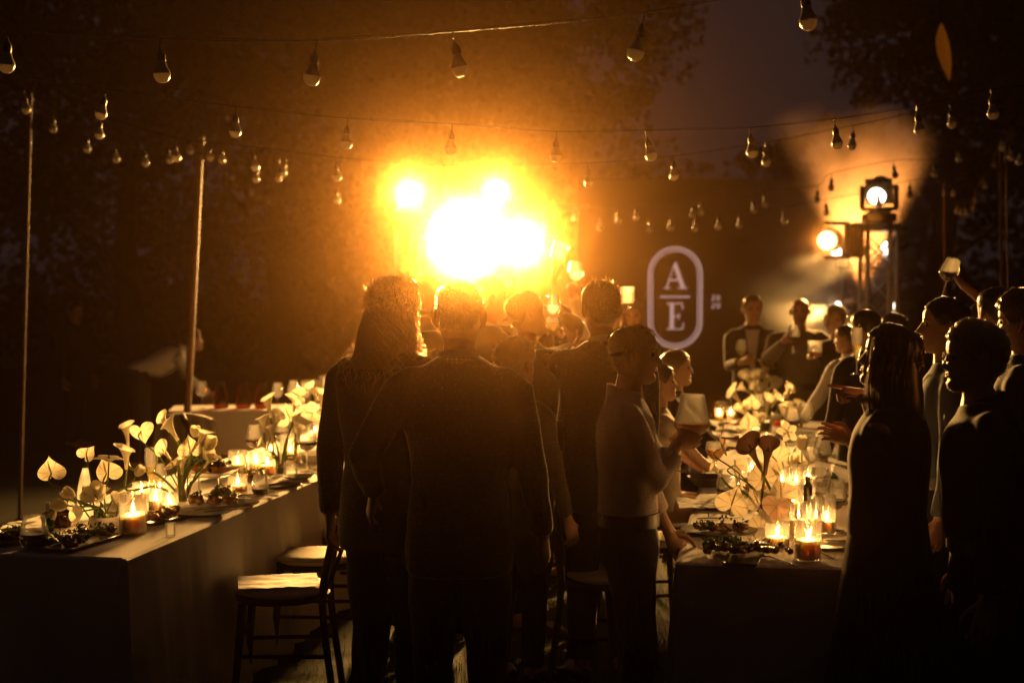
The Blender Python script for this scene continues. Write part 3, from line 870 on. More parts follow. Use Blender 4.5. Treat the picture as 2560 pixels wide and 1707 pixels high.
right_c = [
    (765, 1350, 160, 1185, 1275, 'candle behind the cherries at the near end of the right table', False, .3),
    (966, 1440, 175, 1108, 1290, 'nearest big candle at the front of the right table', False, .7),
    (905, 1275, 128, 1052, 1160, 'candle just behind the nearest big one on the right table', False, -.5),
    (1018, 1270, 116, 1018, 1158, 'tall glass candle in the middle of the right cluster', False, 0),
    (1092, 1262, 112, 1005, 1170, 'candle beside the half-hidden wine glass at the right of the cluster', False, .4),
    (868, 1128, 140, 932, 1050, 'candle with the tall bright flame at the left of the right cluster', False, .3),
    (962, 1100, 104, 905, 1010, 'candle behind the dark pepper mill in the right cluster', False, 0),
    (800, 1020, 104, 828, 935, 'far left candle of the right cluster', False, .3),
    (888, 1012, 110, 816, 925, 'far middle candle of the right cluster', False, -.3),
    (968, 1000, 92, 826, 915, 'far right candle of the right cluster', False, 0),
    (602, 900, 66, 770, 850, 'small candle behind the anthurium leaves on the right table', False, .2),
    (562, 712, 66, 610, 662, 'small candle at the middle of the right table by the blurred glasses', False, 0),
    (698, 705, 66, 602, 655, 'small candle right of the blurred glasses on the right table', False, .3),
    (385, 535, 54, 440, 485, 'left of two distant candles near the crumpled napkin', False, 0),
    (462, 528, 54, 436, 480, 'right of two distant candles near the crumpled napkin', False, 0),
    (640, 420, 70, 330, 380, 'distant candle glowing at the foot of the brightest callas', False, 0),
    (720, 415, 70, 330, 378, 'distant candle right behind the brightest callas', False, 0),
]
for i, (cx, cy_, w, tp, ct, ph, bare, ln) in enumerate(right_c):
    candle_jar(onR(cx, cy_), w, tp, ct, cy_, ph, bare, ln, 200 + i)

# ------------------------------------------------------------------ glassware
def shell(prof, th=.0016):
    """double wall from an outer profile (bottom -> rim)"""
    inner = [(max(.0004, r - th), z + (th if i == 0 else 0)) for i, (r, z) in enumerate(prof)]
    return prof + [(prof[-1][0] - th * .5, prof[-1][1] + th * .4)] + list(reversed(inner))
def arc_prof(pts, n=5): return [(p.x, p.y) for p in spline([(a, b, 0) for a, b in pts], n)]
PROF = {
    'stemless': arc_prof([(.026, .0), (.040, .012), (.046, .036), (.043, .070), (.034, .108)]),
    'wine': arc_prof([(.004, .0), (.024, .010), (.044, .040), (.047, .062), (.040, .100), (.033, .128)]),
    'bordeaux': arc_prof([(.004, .0), (.030, .012), (.052, .034), (.050, .060), (.040, .105), (.034, .130)]),
    'flute': arc_prof([(.004, .0), (.014, .03), (.026, .085), (.031, .13), (.028, .175)]),
    'coupe': arc_prof([(.004, .0), (.030, .022), (.048, .052), (.050, .066), (.045, .098)]),
    'rocks': arc_prof([(.036, .0), (.038, .01), (.039, .05), (.041, .09)]),
    'shot': arc_prof([(.020, .0), (.021, .01), (.0225, .055)]),
}
STEM = {'wine': .09, 'bordeaux': .10, 'flute': .075, 'coupe': .085}
LIQ = {'red': 'wine', 'fizz': 'fizz', 'juice': 'juice', 'water': 'water', 'amber': 'brownglass'}
def drink(kind, p, label, fill=.4, liquid=None, s=1.0, axis=(0, 0, 1), by_grip=None, cat='glass', group='drinking glasses', straw=False, roll=0.0, gm='glass'):
    """p: the foot on the table; by_grip: height of the held point above the foot (then p is that point)"""
    A = Vector(axis).normalized()
    root = empty('wine_glass' if kind in STEM else ('shot_glass' if kind == 'shot' else 'tumbler'), (0, 0, 0), 0, label, cat, group)
    q = A.to_track_quat('Z', 'Y'); root.rotation_mode = 'QUATERNION'; root.rotation_quaternion = q
    st = STEM.get(kind, 0) * s
    root.location = Vector(p) - (A * by_grip if by_grip is not None else Vector((0, 0, 0)))
    prof = [(r * s, z * s + st) for r, z in PROF[kind]]
    t = MB(); t.lathe(shell(prof, .0014 * s if kind != 'shot' else .003), 32); bowl = t.build('bowl', M[gm], root)
    if st:
        t = MB(); t.lathe([(.004 * s, st + .002), (.0033 * s, st * .75), (.0032 * s, st * .3), (.006 * s, .008), (.02 * s, .004), (.036 * s, .0024), (.037 * s, .001), (.001, .0006)], 24); t.build('stem', M['glass'], root)
    else:
        t = MB(); t.lathe([(.001, .004), (prof[0][0] * .95, .004), (prof[0][0] * .95, .001), (.001, .0005)], 24); t.build('base', M['glass'], root)
    if liquid:
        top = st + fill * (PROF[kind][-1][1]) * s
        lp = [(max(.0005, r - .0022 * s), z + .002) for r, z in prof if z < top - .001]
        zs = [z for r, z in prof]; rs = [r for r, z in prof]
        rt = max(.001, tab(zs, rs, top) - .0022 * s)
        lp = [(.0004, lp[0][1])] + lp + [(rt, top), (.0004, top)]
        t = MB(); t.lathe(lp, 28); t.build('drink', M[LIQ[liquid]], bowl)
    if straw:
        t = MB(); t.tube([(.0, .0, st + .02), (-.045 * s, .0, st + .20 * s)], .003, 8); t.build('straw', M['napkin'], root)
    return root

def dl(kind, cx, cy_, label, **k): return drink(kind, onL(cx, cy_), label, **k)
def dr(kind, cx, cy_, label, **k): return drink(kind, onR(cx, cy_), label, **k)
dl('stemless', 224, 1098, 'stemless glass half full of red wine at the near left corner', fill=.46, liquid='red', s=1.15)
dl('shot', 1115, 1018, 'tiny empty glass upside down near the left table edge', s=.95)
dl('stemless', 1700, 748, 'stemless glass with dark wine beside the low candle on the left table', fill=.32, liquid='red', s=.9)
dl('flute', 990, 790, 'tall flute of sparkling wine on the left table', fill=.48, liquid='fizz', s=1.0)
dl('wine', 1042, 772, 'small stemmed glass of pale wine right of the tall flute', fill=.35, liquid='fizz', s=.75)
dl('stemless', 880, 890, 'tumbler of dark cola behind the nearest left candle', fill=.85, liquid='red', s=1.0)
dl('bordeaux', 2005, 598, 'stemmed glass of red wine standing out on the left table', fill=.36, liquid='red', s=1.12)
dl('bordeaux', 1665, 560, 'large red wine glass behind the middle candle trio', fill=.4, liquid='red', s=1.0)
dl('bordeaux', 1850, 505, 'red wine glass half hidden by the calla stems at the far left', fill=.4, liquid='red', s=1.0)
dl('bordeaux', 2085, 490, 'empty balloon glass left of the long-haired man', s=1.15)
dl('rocks', 1900, 640, 'empty tumbler in front of the red wine glass on the left table', s=.95)
dl('rocks', 2155, 555, 'ribbed low tumbler closest to the long-haired man', s=.95)
dl('stemless', 1405, 640, 'stemless glass behind the white tulip on the left table', s=1.0, fill=.3, liquid='red')
dr('stemless', 445, 1032, 'stemless glass of red wine among the anthuriums on the right table', fill=.34, liquid='red', s=1.25)
dr('stemless', 1048, 1010, 'upturned looking empty stemless glass glowing in the right cluster', s=1.15)
dr('stemless', 918, 850, 'empty stemless glass under the upright white tulip', s=1.1)
dr('wine', 1150, 1245, 'stemmed red wine glass half hidden by the dark-haired woman', fill=.35, liquid='red', s=.95)
dr('coupe', 362, 905, 'coupe of orange cocktail with a straw on the right table', fill=.62, liquid='juice', s=1.05, straw=True)
dr('wine', 865, 690, 'red wine glass behind the open white orchid on the right table', fill=.42, liquid='red', s=1.15)
dr('bordeaux', 1060, 900, 'wide glass with a little red wine near the dark-haired woman', fill=.25, liquid='red', s=.95)
dr('rocks', 560, 985, 'empty straight tumbler left of the pale anthurium on the right table', s=1.1)
dr('rocks', 405, 480, 'far tumbler standing at the distant end of the right table', s=1.1)
dr('rocks', 840, 880, 'thick tumbler in front of the lower orchid on the right table', s=.9)
dr('coupe', 990, 905, 'empty shallow coupe in the glow of the right cluster', s=.9)
dr('wine', 950, 640, 'tall empty wine glass at the middle of the right table', s=1.1)
dr('bordeaux', 640, 560, 'blurred red wine glass before the brightest callas', fill=.4, liquid='red')
dr('rocks', 760, 560, 'blurred tumbler of amber drink behind the orchid', fill=.6, liquid='amber')

# ------------------------------------------------------------------ bottles
def bottle(p, prof, mk, label, cap=None, capm='label', name='bottle'):
    root = empty(name, p, 0, label, 'bottle', 'bottles on the tables')
    t = MB(); t.lathe(prof, 26, None, True); b = t.build('body', M[mk], root)
    if cap:
        z, r, h = cap; t = MB(); t.lathe([(r, z), (r * 1.02, z + .002), (r * 1.02, z + h - .002), (r * .9, z + h), (.001, z + h)], 22, None, True); t.build('cap', M[capm], root)
        t = MB(); t.lathe([(r * 1.06, z - .005), (r * 1.06, z - .001), (r * .9, z)], 20); t.build('neck_ring', M[capm], root)
    return root
p = onL(560, 905); k = K / ppm(p); h = (905 - 560) * k
bottle(p, arc_prof([(.034, .0), (.036, .01), (.036, h * .42), (.034, h * .55), (.024, h * .78), (.0135, h * .93), (.0125, h)], 4), 'frosted', 'misted plastic water bottle with a black cap behind the flower bowl', (h, .0145, .022))
p = onL(312, 985)
bottle(p, arc_prof([(.022, .0), (.024, .006), (.024, .05), (.018, .064), (.010, .07)], 3), 'greenglass', 'little green pump bottle with a pale nozzle at the left edge', (.072, .009, .045), 'pot')
p = onL(395, 955)
bottle(p, arc_prof([(.044, .0), (.047, .01), (.047, .055), (.030, .072), (.020, .08)], 3), 'wine', 'squat dark bottle of sauce behind the drooping tulip', (.08, .018, .012))
p = onR(965, 1160)
bottle(p, arc_prof([(.018, .0), (.019, .004), (.019, .13), (.012, .15), (.011, .16)], 3), 'blackplate', 'dark pepper mill standing inside the right candle cluster', (.16, .011, .02), name='pepper_mill')

# ------------------------------------------------------------------ crockery and food
def lumps(mb, rg, n, ext, zr, r0, r1):
    for _ in range(n):
        x, y = rg.uniform(-1, 1) * ext[0], rg.uniform(-1, 1) * ext[1]
        r = rg.uniform(r0, r1); mb.ball((x, y, zr + r * .7 + rg.uniform(0, .015)), (r * rg.uniform(.7, 1.3), r * rg.uniform(.7, 1.3), r * rg.uniform(.6, 1)), 8, 6)
M['roast'] = mat('roasted_food', (.06, .022, .010), .4, color2=(.14, .06, .02), scale=40, bump=.6, bscale=90)
M['herb'] = translucent(mat('salad_leaf', (.03, .06, .015), .5, var=.4, scale=30), .2, (.05, .1, .02))
M['cherry'] = mat('dark_cherry', (.035, .004, .006), .12, var=.3, scale=40)
M['grape'] = mat('dark_grape', (.012, .006, .012), .2, var=.3, scale=30)
M['orange'] = mat('cut_fruit', (.45, .14, .02), .35, var=.2, scale=30)
def food(p, ext, kind, label, seed, rz=0.0, z=.012):
    rg = random.Random(seed)
    root = empty({'salad': 'salad', 'roast': 'roast_food', 'cherries': 'cherries', 'fruit': 'fruit_pile'}[kind], Vector(p) + Vector((0, 0, z)), rz, label, 'food', 'food on the tables')
    if kind in ('salad', 'roast'):
        b = MB(); lumps(b, rg, 26, ext, -.004, .010, .022)
        me = organic(b, .006, 2, M['roast'], 'roast_pieces', .002, 60, seed); tag(link_mesh('roast_pieces', me, root), kind='stuff')
        l = MB()
        for _ in range(150 if kind == 'salad' else 50):
            c = Vector((rg.uniform(-1, 1) * ext[0], rg.uniform(-1, 1) * ext[1], rg.uniform(.010, .045)))
            d = Vector((rg.gauss(0, 1), rg.gauss(0, 1), abs(rg.gauss(0, .8)))).normalized(); e = d.orthogonal().normalized(); e.rotate(Quaternion(d, rg.uniform(0, 6)))
            L = rg.uniform(.012, .030); w = L * .3; up = d.cross(e) * L * .2
            l.add([c, c + d * L * .5 + e * w + up, c + d * L, c + d * L * .5 - e * w + up], [(0, 1, 2), (0, 2, 3)])
        tag(l.build('herb_leaves', M['herb'], root, smooth=False), kind='stuff')
    elif kind == 'cherries':
        for i in range(16):
            x, y = rg.uniform(-1, 1) * ext[0], rg.uniform(-1, 1) * ext[1]; zz = rg.choice((0, 0, .018))
            t = MB(); t.ball((x, y, zz + .012), (.0125, .0125, .0118), 12, 8); c = t.build('cherry', M['cherry'], root)
            t = MB(); a = rg.uniform(0, 6.3); t.tube([(x, y, zz + .022), (x + .01 * cos(a), y + .01 * sin(a), zz + .042), (x + .025 * cos(a), y + .025 * sin(a), zz + .055)], .0009, 5); t.build('stalk', M['herb'], c)
    else:
        for i in range(34):
            x, y = rg.gauss(0, .5) * ext[0], rg.gauss(0, .5) * ext[1]
            t = MB(); t.ball((x, y, .012 + rg.uniform(0, .035)), .0105, 10, 7); t.build('grape', M['grape'], root)
        for i in range(9):
            a = i * .7; x, y = ext[0] * .75 * cos(a), ext[1] * .75 * sin(a)
            t = MB(); t.ball((0, 0, 0), (.024, .012, .014), 10, 6, Matrix.Translation((x, y, .014)) @ Matrix.Rotation(a, 4, 'Z')); t.build('fruit_slice', M['orange'], root)
        l = MB()
        for _ in range(30):
            c = Vector((rg.gauss(0, .5) * ext[0], rg.gauss(0, .5) * ext[1], rg.uniform(.03, .06))); d = Vector((rg.gauss(0, 1), rg.gauss(0, 1), abs(rg.gauss(0, .8)))).normalized(); e = d.orthogonal().normalized()
            l.add([c, c + d * .014 + e * .006, c + d * .03, c + d * .014 - e * .006], [(0, 1, 2, 3)])
        tag(l.build('herb_leaves', M['herb'], root, smooth=False), kind='stuff')
def platter(p, lx, ly, label, rz=0.0, mk='blackplate', h=.014):
    t = MB(); x, y = lx / 2, ly / 2
    def rr(sx, sy, z):
        o = []; c = .015
        for qx, qy, a0 in ((1, 1, 0), (-1, 1, 90), (-1, -1, 180), (1, -1, 270)):
            for k in range(5): a = R(a0 + k * 22.5); o.append((qx * (sx - c) + c * cos(a), qy * (sy - c) + c * sin(a), z))
        return o
    t.loft([rr(x * .9, y * .86, .0), rr(x * .93, y * .9, .002), rr(x, y, h), rr(x - .002, y - .002, h + .0015), rr(x * .9, y * .86, .006)], True)
    o = t.build('platter', M[mk], None, loc=p, rot=(0, 0, rz)); return tag(o, label, 'platter', 'serving platters')
def plate(p, r, label, mk='whiteplate', deep=.016, name='plate'):
    t = MB(); t.lathe([(.001, .001), (r * .6, .001), (r * .68, .004), (r * .98, deep), (r, deep + .002), (r * .97, deep + .003), (r * .66, .008), (.001, .006)], 40)
    o = t.build(name, M[mk], None, loc=p); return tag(o, label, 'plate' if name == 'plate' else 'bowl', 'plates and bowls')
TR = -math.atan2(TDIR.x, TDIR.y)
p = onL(520, 1070); platter(p, .17, .40, 'long black platter of dark food at the near end of the left table', TR - .10); food(p, (.065, .165), 'salad', 'dark herb salad with roast pieces on the nearest left platter', 31, TR - .10)
p = onL(60, 1060); plate(p, .11, 'plate cut by the left edge of the picture', 'plate'); food(p, (.055, .055), 'roast', 'dark food on the plate at the far left edge', 32)
p = onL(1040, 925); platter(p, .13, .26, 'small platter of grilled peppers right behind the nearest left candle', TR - .25); food(p, (.045, .10), 'roast', 'glossy grilled peppers on the small left platter', 33, TR - .25)
p = onL(1330, 880); plate(p, .125, 'round glass-like plate with cutlery near the left table edge', 'plate')
p = onL(1390, 830); platter(p, .42, .15, 'white oblong platter holding three dark bites on the left table', TR + .9, 'whiteplate')
for i, (cx, cy_) in enumerate(((1290, 820), (1400, 822), (1510, 824))):
    food(onL(cx, cy_), (.022, .022), 'roast', ('left', 'middle', 'right')[i] + ' one of three dark bites on the white oblong platter', 40 + i, 0, .010)
p = onL(730, 850); platter(p, .16, .22, 'white square platter behind the flower bowl on the left table', TR, 'whiteplate')
# raised stand with fruit
p = onL(1365, 745)
rs = empty('serving_stand', p, TR, 'raised serving stand carrying fruit on the left table', 'stand')
HS = .098
for sx in (-1, 1):
    for sy in (-1, 1):
        t = MB(); t.tube([(sx * .10, sy * .12, 0), (sx * .10, sy * .12, HS)], .004, 8); t.build('leg', M['metal'], rs)
for sx in (-1, 1):
    t = MB(); t.tube([(sx * .10, -.12, HS), (sx * .10, .12, HS)], .004, 8); t.build('rail', M['metal'], rs)
for sy in (-1, 1):
    t = MB(); t.tube([(-.10, sy * .12, HS), (.10, sy * .12, HS)], .004, 8); t.build('rail', M['metal'], rs)
platter(p + Vector((0, 0, HS + .004)), .23, .27, 'white tray lying on the raised serving stand', TR, 'whiteplate')
food(p + Vector((0, 0, HS + .004)), (.085, .10), 'fruit', 'grapes and cut fruit heaped on the raised tray', 51, TR)
p = onL(2075, 535); plate(p, .13, 'deep white bowl beside the red wine glass on the left table', 'whiteplate', .05, 'bowl')
p = onL(1830, 700); platter(p, .12, .20, 'dark tray with chopsticks in the middle of the left table', TR - .5); 
p = onL(1450, 770); plate(p, .09, 'small dark dish with a brown bite behind the oblong platter', 'plate'); food(p, (.03, .03), 'roast', 'brown bite on the small dark dish', 57)
p = onL(1950, 645); plate(p, .085, 'small side plate near the aisle edge of the left table', 'plate')
p = onL(1655, 640); food(p, (.05, .04), 'roast', 'dark morsels between the candle trio and the low candle', 58, 0, .002)
# right table
p = onR(385, 1262); plate(p, .155, 'round plate of leftovers near the corner of the right table', 'plate'); food(p, (.10, .07), 'roast', 'roast leftovers with rosemary on the round right plate', 61)
p = onR(560, 1415); platter(p, .43, .13, 'long black platter at the very front of the right table', TR + 1.57 - .1)
food(onR(420, 1408), (.075, .035), 'salad', 'herb salad on the left half of the front right platter', 62, TR)
food(onR(720, 1412), (.085, .035), 'cherries', 'dark cherries on the right half of the front right platter', 63, TR)
p = onR(330, 950); plate(p, .12, 'tilted looking bowl by the aisle edge of the right table', 'plate', .045, 'bowl')
p = onR(420, 1100); platter(p, .20, .16, 'flat slate by the pale napkin on the right table', TR + .2)
p = onR(620, 980); food(p, (.05, .05), 'fruit', 'small heap of dark berries behind the pale anthuriums', 66, 0, .002)
p = onR(790, 985); food(p, (.05, .04), 'fruit', 'dark berries left of the far right-cluster candles', 67, 0, .002)
p = onR(1120, 960); plate(p, .09, 'small dish next to the glowing stemless glass', 'plate'); food(p, (.03, .03), 'roast', 'dark morsel on the dish next to the glowing glass', 68)
p = onR(1090, 1360); plate(p, .10, 'clear edged plate right of the nearest big candle', 'plate')
p = onR(480, 700); plate(p, .12, 'blurred plate in the middle of the right table', 'whiteplate')
p = onR(420, 640); platter(p, .22, .16, 'blurred dark tray left of the middle right plates', TR)

# cutlery
def knife(p, rz, label, L=.21):
    t = MB(); t.loft([[(x0 + w * cos(2 * pi * k / 8), y, .004 + h * sin(2 * pi * k / 8)) for k in range(8)] for x0, y, w, h in ((0, 0, .004, .002), (0, .01, .0055, .003), (0, L * .42, .005, .003), (.001, L * .46, .004, .002), (.002, L * .5, .0085, .0012), (.002, L * .8, .0095, .001), (.0, L * .94, .006, .0008), (-.004, L, .001, .0006))])
    return tag(t.build('knife', M['steel'], None, loc=p, rot=(0, 0, rz)), label, 'knife', 'cutlery')
def fork(p, rz, label, L=.20):
    root = empty('fork', p, rz, label, 'fork', 'cutlery')
    t = MB(); t.loft([[(w * cos(2 * pi * k / 8), y, z + h * sin(2 * pi * k / 8)) for k in range(8)] for y, w, h, z in ((0, .005, .0015, .002), (L * .05, .0065, .002, .003), (L * .5, .0025, .002, .006), (L * .68, .004, .002, .009), (L * .75, .010, .0016, .007))]); t.build('handle', M['steel'], root)
    for k in range(4):
        t = MB(); x = -.0082 + k * .0055; t.tube([(x, L * .74, .007), (x, L * .88, .0035), (x, L, .007)], [.0017, .0014, .0007], 6); t.build('tine', M['steel'], root)
    return root
def spoon(p, rz, label, L=.19):
    t = MB(); t.loft([[(w * cos(2 * pi * k / 10), y, z + h * sin(2 * pi * k / 10)) for k in range(10)] for y, w, h, z in ((0, .005, .0015, .002), (.01, .006, .002, .003), (L * .5, .003, .002, .006), (L * .70, .004, .002, .008), (L * .78, .013, .0035, .006), (L * .9, .018, .004, .005), (L * .98, .011, .003, .006), (L, .002, .001, .007))])
    return tag(t.build('spoon', M['steel'], None, loc=p, rot=(0, 0, rz)), label, 'spoon', 'cutlery')
def chopsticks(p, rz, label):
    root = empty('chopsticks', p, rz, label, 'chopsticks', 'cutlery')
    for x, a in ((-.006, .02), (.006, -.03)):
        t = MB(); t.tube([(x, 0, .004), (x + a * .23, .23, .003)], [.0035, .002], 8); t.build('stick', M['black'], root)
chopsticks(onL(1510, 760), -1.15, 'black chopsticks lying before the low candle on the left table')
chopsticks(onL(1790, 690), -1.1, 'black chopsticks across the dark tray on the left table')
fork(onL(1270, 880) + Vector((0, 0, .02)), -1.2, 'fork left on the round plate near the left table edge')
knife(onL(1330, 895) + Vector((0, 0, .02)), -1.0, 'knife lying next to the fork on the round left plate')
fork(onL(180, 1108), -.9, 'fork at the near left corner beside the stemless glass')
spoon(onL(1560, 770), -1.3, 'spoon catching light below the low candle on the left table')
knife(onL(2030, 615), -1.0, 'knife near the aisle edge before the deep white bowl')
fork(onR(215, 1045), -1.75, 'bright fork overhanging the aisle edge of the right table')
knife(onR(230, 925), -1.9, 'knife on the bowl at the aisle edge of the right table')
spoon(onR(210, 1250), -1.55, 'spoon beside the round plate of leftovers on the right table')
knife(onR(240, 1170), -1.45, 'knife laid behind the round plate of leftovers')
fork(onR(870, 1470), .45, 'fork propped at the front edge beside the nearest right candle')
spoon(onR(1130, 1430), .2, 'spoon at the right front corner of the right table')
fork(onR(1080, 1345) + Vector((0, 0, .02)), -1.9, 'fork resting on the clear edged plate')

# napkins
def napkin(p, sx, sy, label, rz, seed, crumple=.02, loc=None, h0=.004):
    t = MB()
    def fn(u, v):
        x, y = (u - .5) * sx, (v - .5) * sy
        n_ = mnoise.noise(Vector((x * 14 + seed, y * 14, seed))) + .5 * mnoise.noise(Vector((x * 30, y * 30 + seed, 2)))
        w = 1 - .35 * crumple * 10 * (abs(mnoise.noise(Vector((x * 6, y * 6, seed)))))
        return (x * w, y * w, h0 + crumple * (1.2 + n_) * .8)
    t.grid(fn, 22, 22)
    return tag(t.build('napkin', M['napkin'], None, loc=p, rot=(0, 0, rz)), label, 'napkin', 'linen napkins')
napkin(onR(400, 580), .34, .30, 'crumpled pale napkin in the middle of the right table', .4, 3, .045)
napkin(onR(330, 640), .28, .22, 'flattened napkin just in front of the crumpled one on the right table', .2, 5, .018)
napkin(onR(300, 1085), .26, .30, 'folded napkin at the aisle edge beside the anthurium leaves', TR + .1, 7, .012)
napkin(onR(640, 1335), .13, .20, 'bright napkin corner behind the cherries on the right table', .3, 9, .016)
napkin(onR(690, 1185), .12, .16, 'lit napkin scrap under the pale anthurium leaves', .9, 11, .012)
napkin(onR(480, 470), .26, .2, 'far napkin beside the two distant candles', .5, 13, .03)
napkin(onL(210, 960), .22, .16, 'folded napkin lying behind the near left tumbler', TR, 15, .008)
# ================================================================== flowers
def petal_mat(name, c, c2, veins=14.0, depth=.35, trans=.5, tcol=None):
    m = mat(name, c, .45, bump=0)
    nt = m.node_tree; b = nt.nodes['Principled BSDF']
    uv = nt.nodes.new('ShaderNodeUVMap'); uv.uv_map = 'uv'
    sp_ = nt.nodes.new('ShaderNodeSeparateXYZ'); nt.links.new(uv.outputs['UV'], sp_.inputs['Vector'])
    nz = nt.nodes.new('ShaderNodeTexNoise'); nz.inputs['Scale'].default_value = 5; nt.links.new(uv.outputs['UV'], nz.inputs['Vector'])
    ad = nt.nodes.new('ShaderNodeMath'); ad.operation = 'MULTIPLY_ADD'; ad.inputs[1].default_value = .04
    nt.links.new(nz.outputs['Fac'], ad.inputs[0]); nt.links.new(sp_.outputs['X'], ad.inputs[2])
    mu = nt.nodes.new('ShaderNodeMath'); mu.operation = 'MULTIPLY'; mu.inputs[1].default_value = veins * 2 * pi; nt.links.new(ad.outputs['Value'], mu.inputs[0])
    sn = nt.nodes.new('ShaderNodeMath'); sn.operation = 'SINE'; nt.links.new(mu.outputs['Value'], sn.inputs[0])
    rp = nt.nodes.new('ShaderNodeMapRange'); rp.inputs['From Min'].default_value = .82; rp.inputs['From Max'].default_value = 1.0; nt.links.new(sn.outputs['Value'], rp.inputs['Value'])
    mx = nt.nodes.new('ShaderNodeMix'); mx.data_type = 'RGBA'; mx.inputs['A'].default_value = (*c, 1); mx.inputs['B'].default_value = (*c2, 1)
    ml = nt.nodes.new('ShaderNodeMath'); ml.operation = 'MULTIPLY'; ml.inputs[1].default_value = depth; nt.links.new(rp.outputs['Result'], ml.inputs[0])
    nt.links.new(ml.outputs['Value'], mx.inputs['Factor']); nt.links.new(mx.outputs['Result'], b.inputs['Base Color'])
    bp = nt.nodes.new('ShaderNodeBump'); bp.inputs['Strength'].default_value = .35; bp.inputs['Distance'].default_value = .002
    nt.links.new(rp.outputs['Result'], bp.inputs['Height']); nt.links.new(bp.outputs['Normal'], b.inputs['Normal'])
    translucent(m, trans, tcol or c)
    tl = [n for n in nt.nodes if n.type == 'BSDF_TRANSLUCENT'][0]
    nt.links.new(mx.outputs['Result'], tl.inputs['Color'])
    return m
M['anth'] = petal_mat('anthurium_white', (.82, .74, .56), (.42, .32, .16), 11, .75, .42)
M['anth_dark'] = petal_mat('anthurium_shaded', (.55, .36, .24), (.25, .12, .06), 11, .7, .38)  # darker copy of the white anthurium, its backlit shade put into the colour
M['calla'] = petal_mat('calla_cream', (.84, .78, .60), (.60, .56, .32), 9, .3, .45)
M['calla_dark'] = petal_mat('calla_plum', (.16, .08, .05), (.08, .03, .02), 9, .3, .15)
M['tulip'] = petal_mat('tulip_white', (.84, .78, .62), (.62, .56, .34), 6, .3, .5)
M['stem'] = translucent(mat('flower_stem', (.10, .16, .035), .5, var=.25, scale=30), .15, (.2, .3, .05))
M['spadix'] = mat('spadix', (.70, .48, .16), .7, var=.2, scale=200, bump=.8, bscale=900)

def anthurium_mesh(seed, cup=.25):
    t = MB()
    def fn(u, v):
        a = 2 * pi * u
        x = 16 * sin(a) ** 3 / 17 ; y = (13 * cos(a) - 5 * cos(2 * a) - 2 * cos(3 * a) - cos(4 * a)) / 17
        y = -y                                # tip up, notch down
        x *= .98 + .02 * sin(seed); 
        cx, cy0 = 0, -.18                      # stem joint near the notch
        X = cx + (x - cx) * v; Y = cy0 + (y - cy0) * v
        z = cup * (X * X + .5 * (Y - .1) ** 2) * .6 + .035 * v * sin(3 * a + seed) + .04 * v * v * sin(7 * a + seed * 2) * .5
        return (X, Y, z)
    t.grid(fn, 44, 10)
    return t
def calla_mesh(seed, flare=1.0):
    t = MB()
    def fn(u, v):
        a = 2 * pi * (u - .5) * 1.04
        s = v
        r = .10 + .06 * s + (.46 * flare) * s ** 3.2
        k = .5 + .5 * cos(a)                   # 1 at the tip side
        h = 1.62 * s + .16 * s ** 3 * k - .30 * (s ** 2) * (1 - k)
        r += .14 * s ** 5 * k * k
        z = h - (.18 * flare) * max(0, s - .86) / .14 * (1 - .55 * k) + .015 * sin(5 * a + seed) * s
        off = .02 * (u - .5) * s
        return (r * cos(a), (r + off) * sin(a) * .88, z)
    t.grid(fn, 30, 18)
    return t
def tulip_mesh(seed, op=.15):
    t = MB(); rg = random.Random(seed)
    for k in range(6):
        inner = k % 2; a0 = k * pi / 3 + rg.uniform(-.1, .1); o = op * rg.uniform(.75, 1.25)
        def fn(u, v):
            w = .50 * (sin(pi * min(.98, v * .80 + .10)) ** .75) * (1 - .35 * max(0, v - .72) / .28) * (1 - (v > .97) * .6)
            if v > .99: w = .02
            x = (u - .5) * 2 * w
            rad = (.10 + .38 * sin(pi * (v * .80 + .02)) ** .8) * (.90 if inner else 1.0) + o * v ** 1.4 * .95
            z = 1.38 * v * (1 - .55 * o * v) 
            cv = (1 - .55 * min(1, o)) * x * x * .9
            y = rad - cv
            return (x * cos(a0) - y * sin(a0), x * sin(a0) + y * cos(a0), z)
        t.grid(fn, 8, 10)
    return t
def orchid_mesh(seed):
    t = MB(); rg = random.Random(seed)
    for k in range(5):
        a0 = k * 2 * pi / 5 + rg.uniform(-.12, .12); L = rg.uniform(.85, 1.05)
        def fn(u, v):
            w = .36 * sin(pi * (v * .86 + .10)) ** .8
            x = (u - .5) * 2 * w; y = .06 + L * v; z = .28 * v - .30 * v * v - .35 * x * x
            return (x * cos(a0) - y * sin(a0), x * sin(a0) + y * cos(a0), z + .05)
        t.grid(fn, 8, 10)
    return t
FL = {'anth': [anthurium_mesh(k, .35 + .25 * k) for k in range(3)], 'calla': [calla_mesh(k, .8 + .2 * k) for k in range(3)],
      'tulip': [tulip_mesh(k, .08 + .05 * k) for k in range(2)], 'open': [tulip_mesh(9, .75), tulip_mesh(12, .55)], 'orchid': [orchid_mesh(3), orchid_mesh(8)]}
FM = {}
for kd, mm in (('anth', 'anth'), ('calla', 'calla'), ('tulip', 'tulip'), ('open', 'tulip'), ('orchid', 'tulip')):
    FM[kd] = [q.mesh(kd, M[mm]) for q in FL[kd]]
FM['anth_dark'] = [q.mesh('anth_dark', M['anth_dark']) for q in FL['anth']]
FM['calla_dark'] = [q.mesh('calla_dark', M['calla_dark']) for q in FL['calla']]
FNAME = {'anth': 'anthurium', 'anth_dark': 'anthurium', 'calla': 'calla_lily', 'calla_dark': 'calla_lily', 'tulip': 'tulip', 'open': 'open_tulip', 'orchid': 'orchid'}
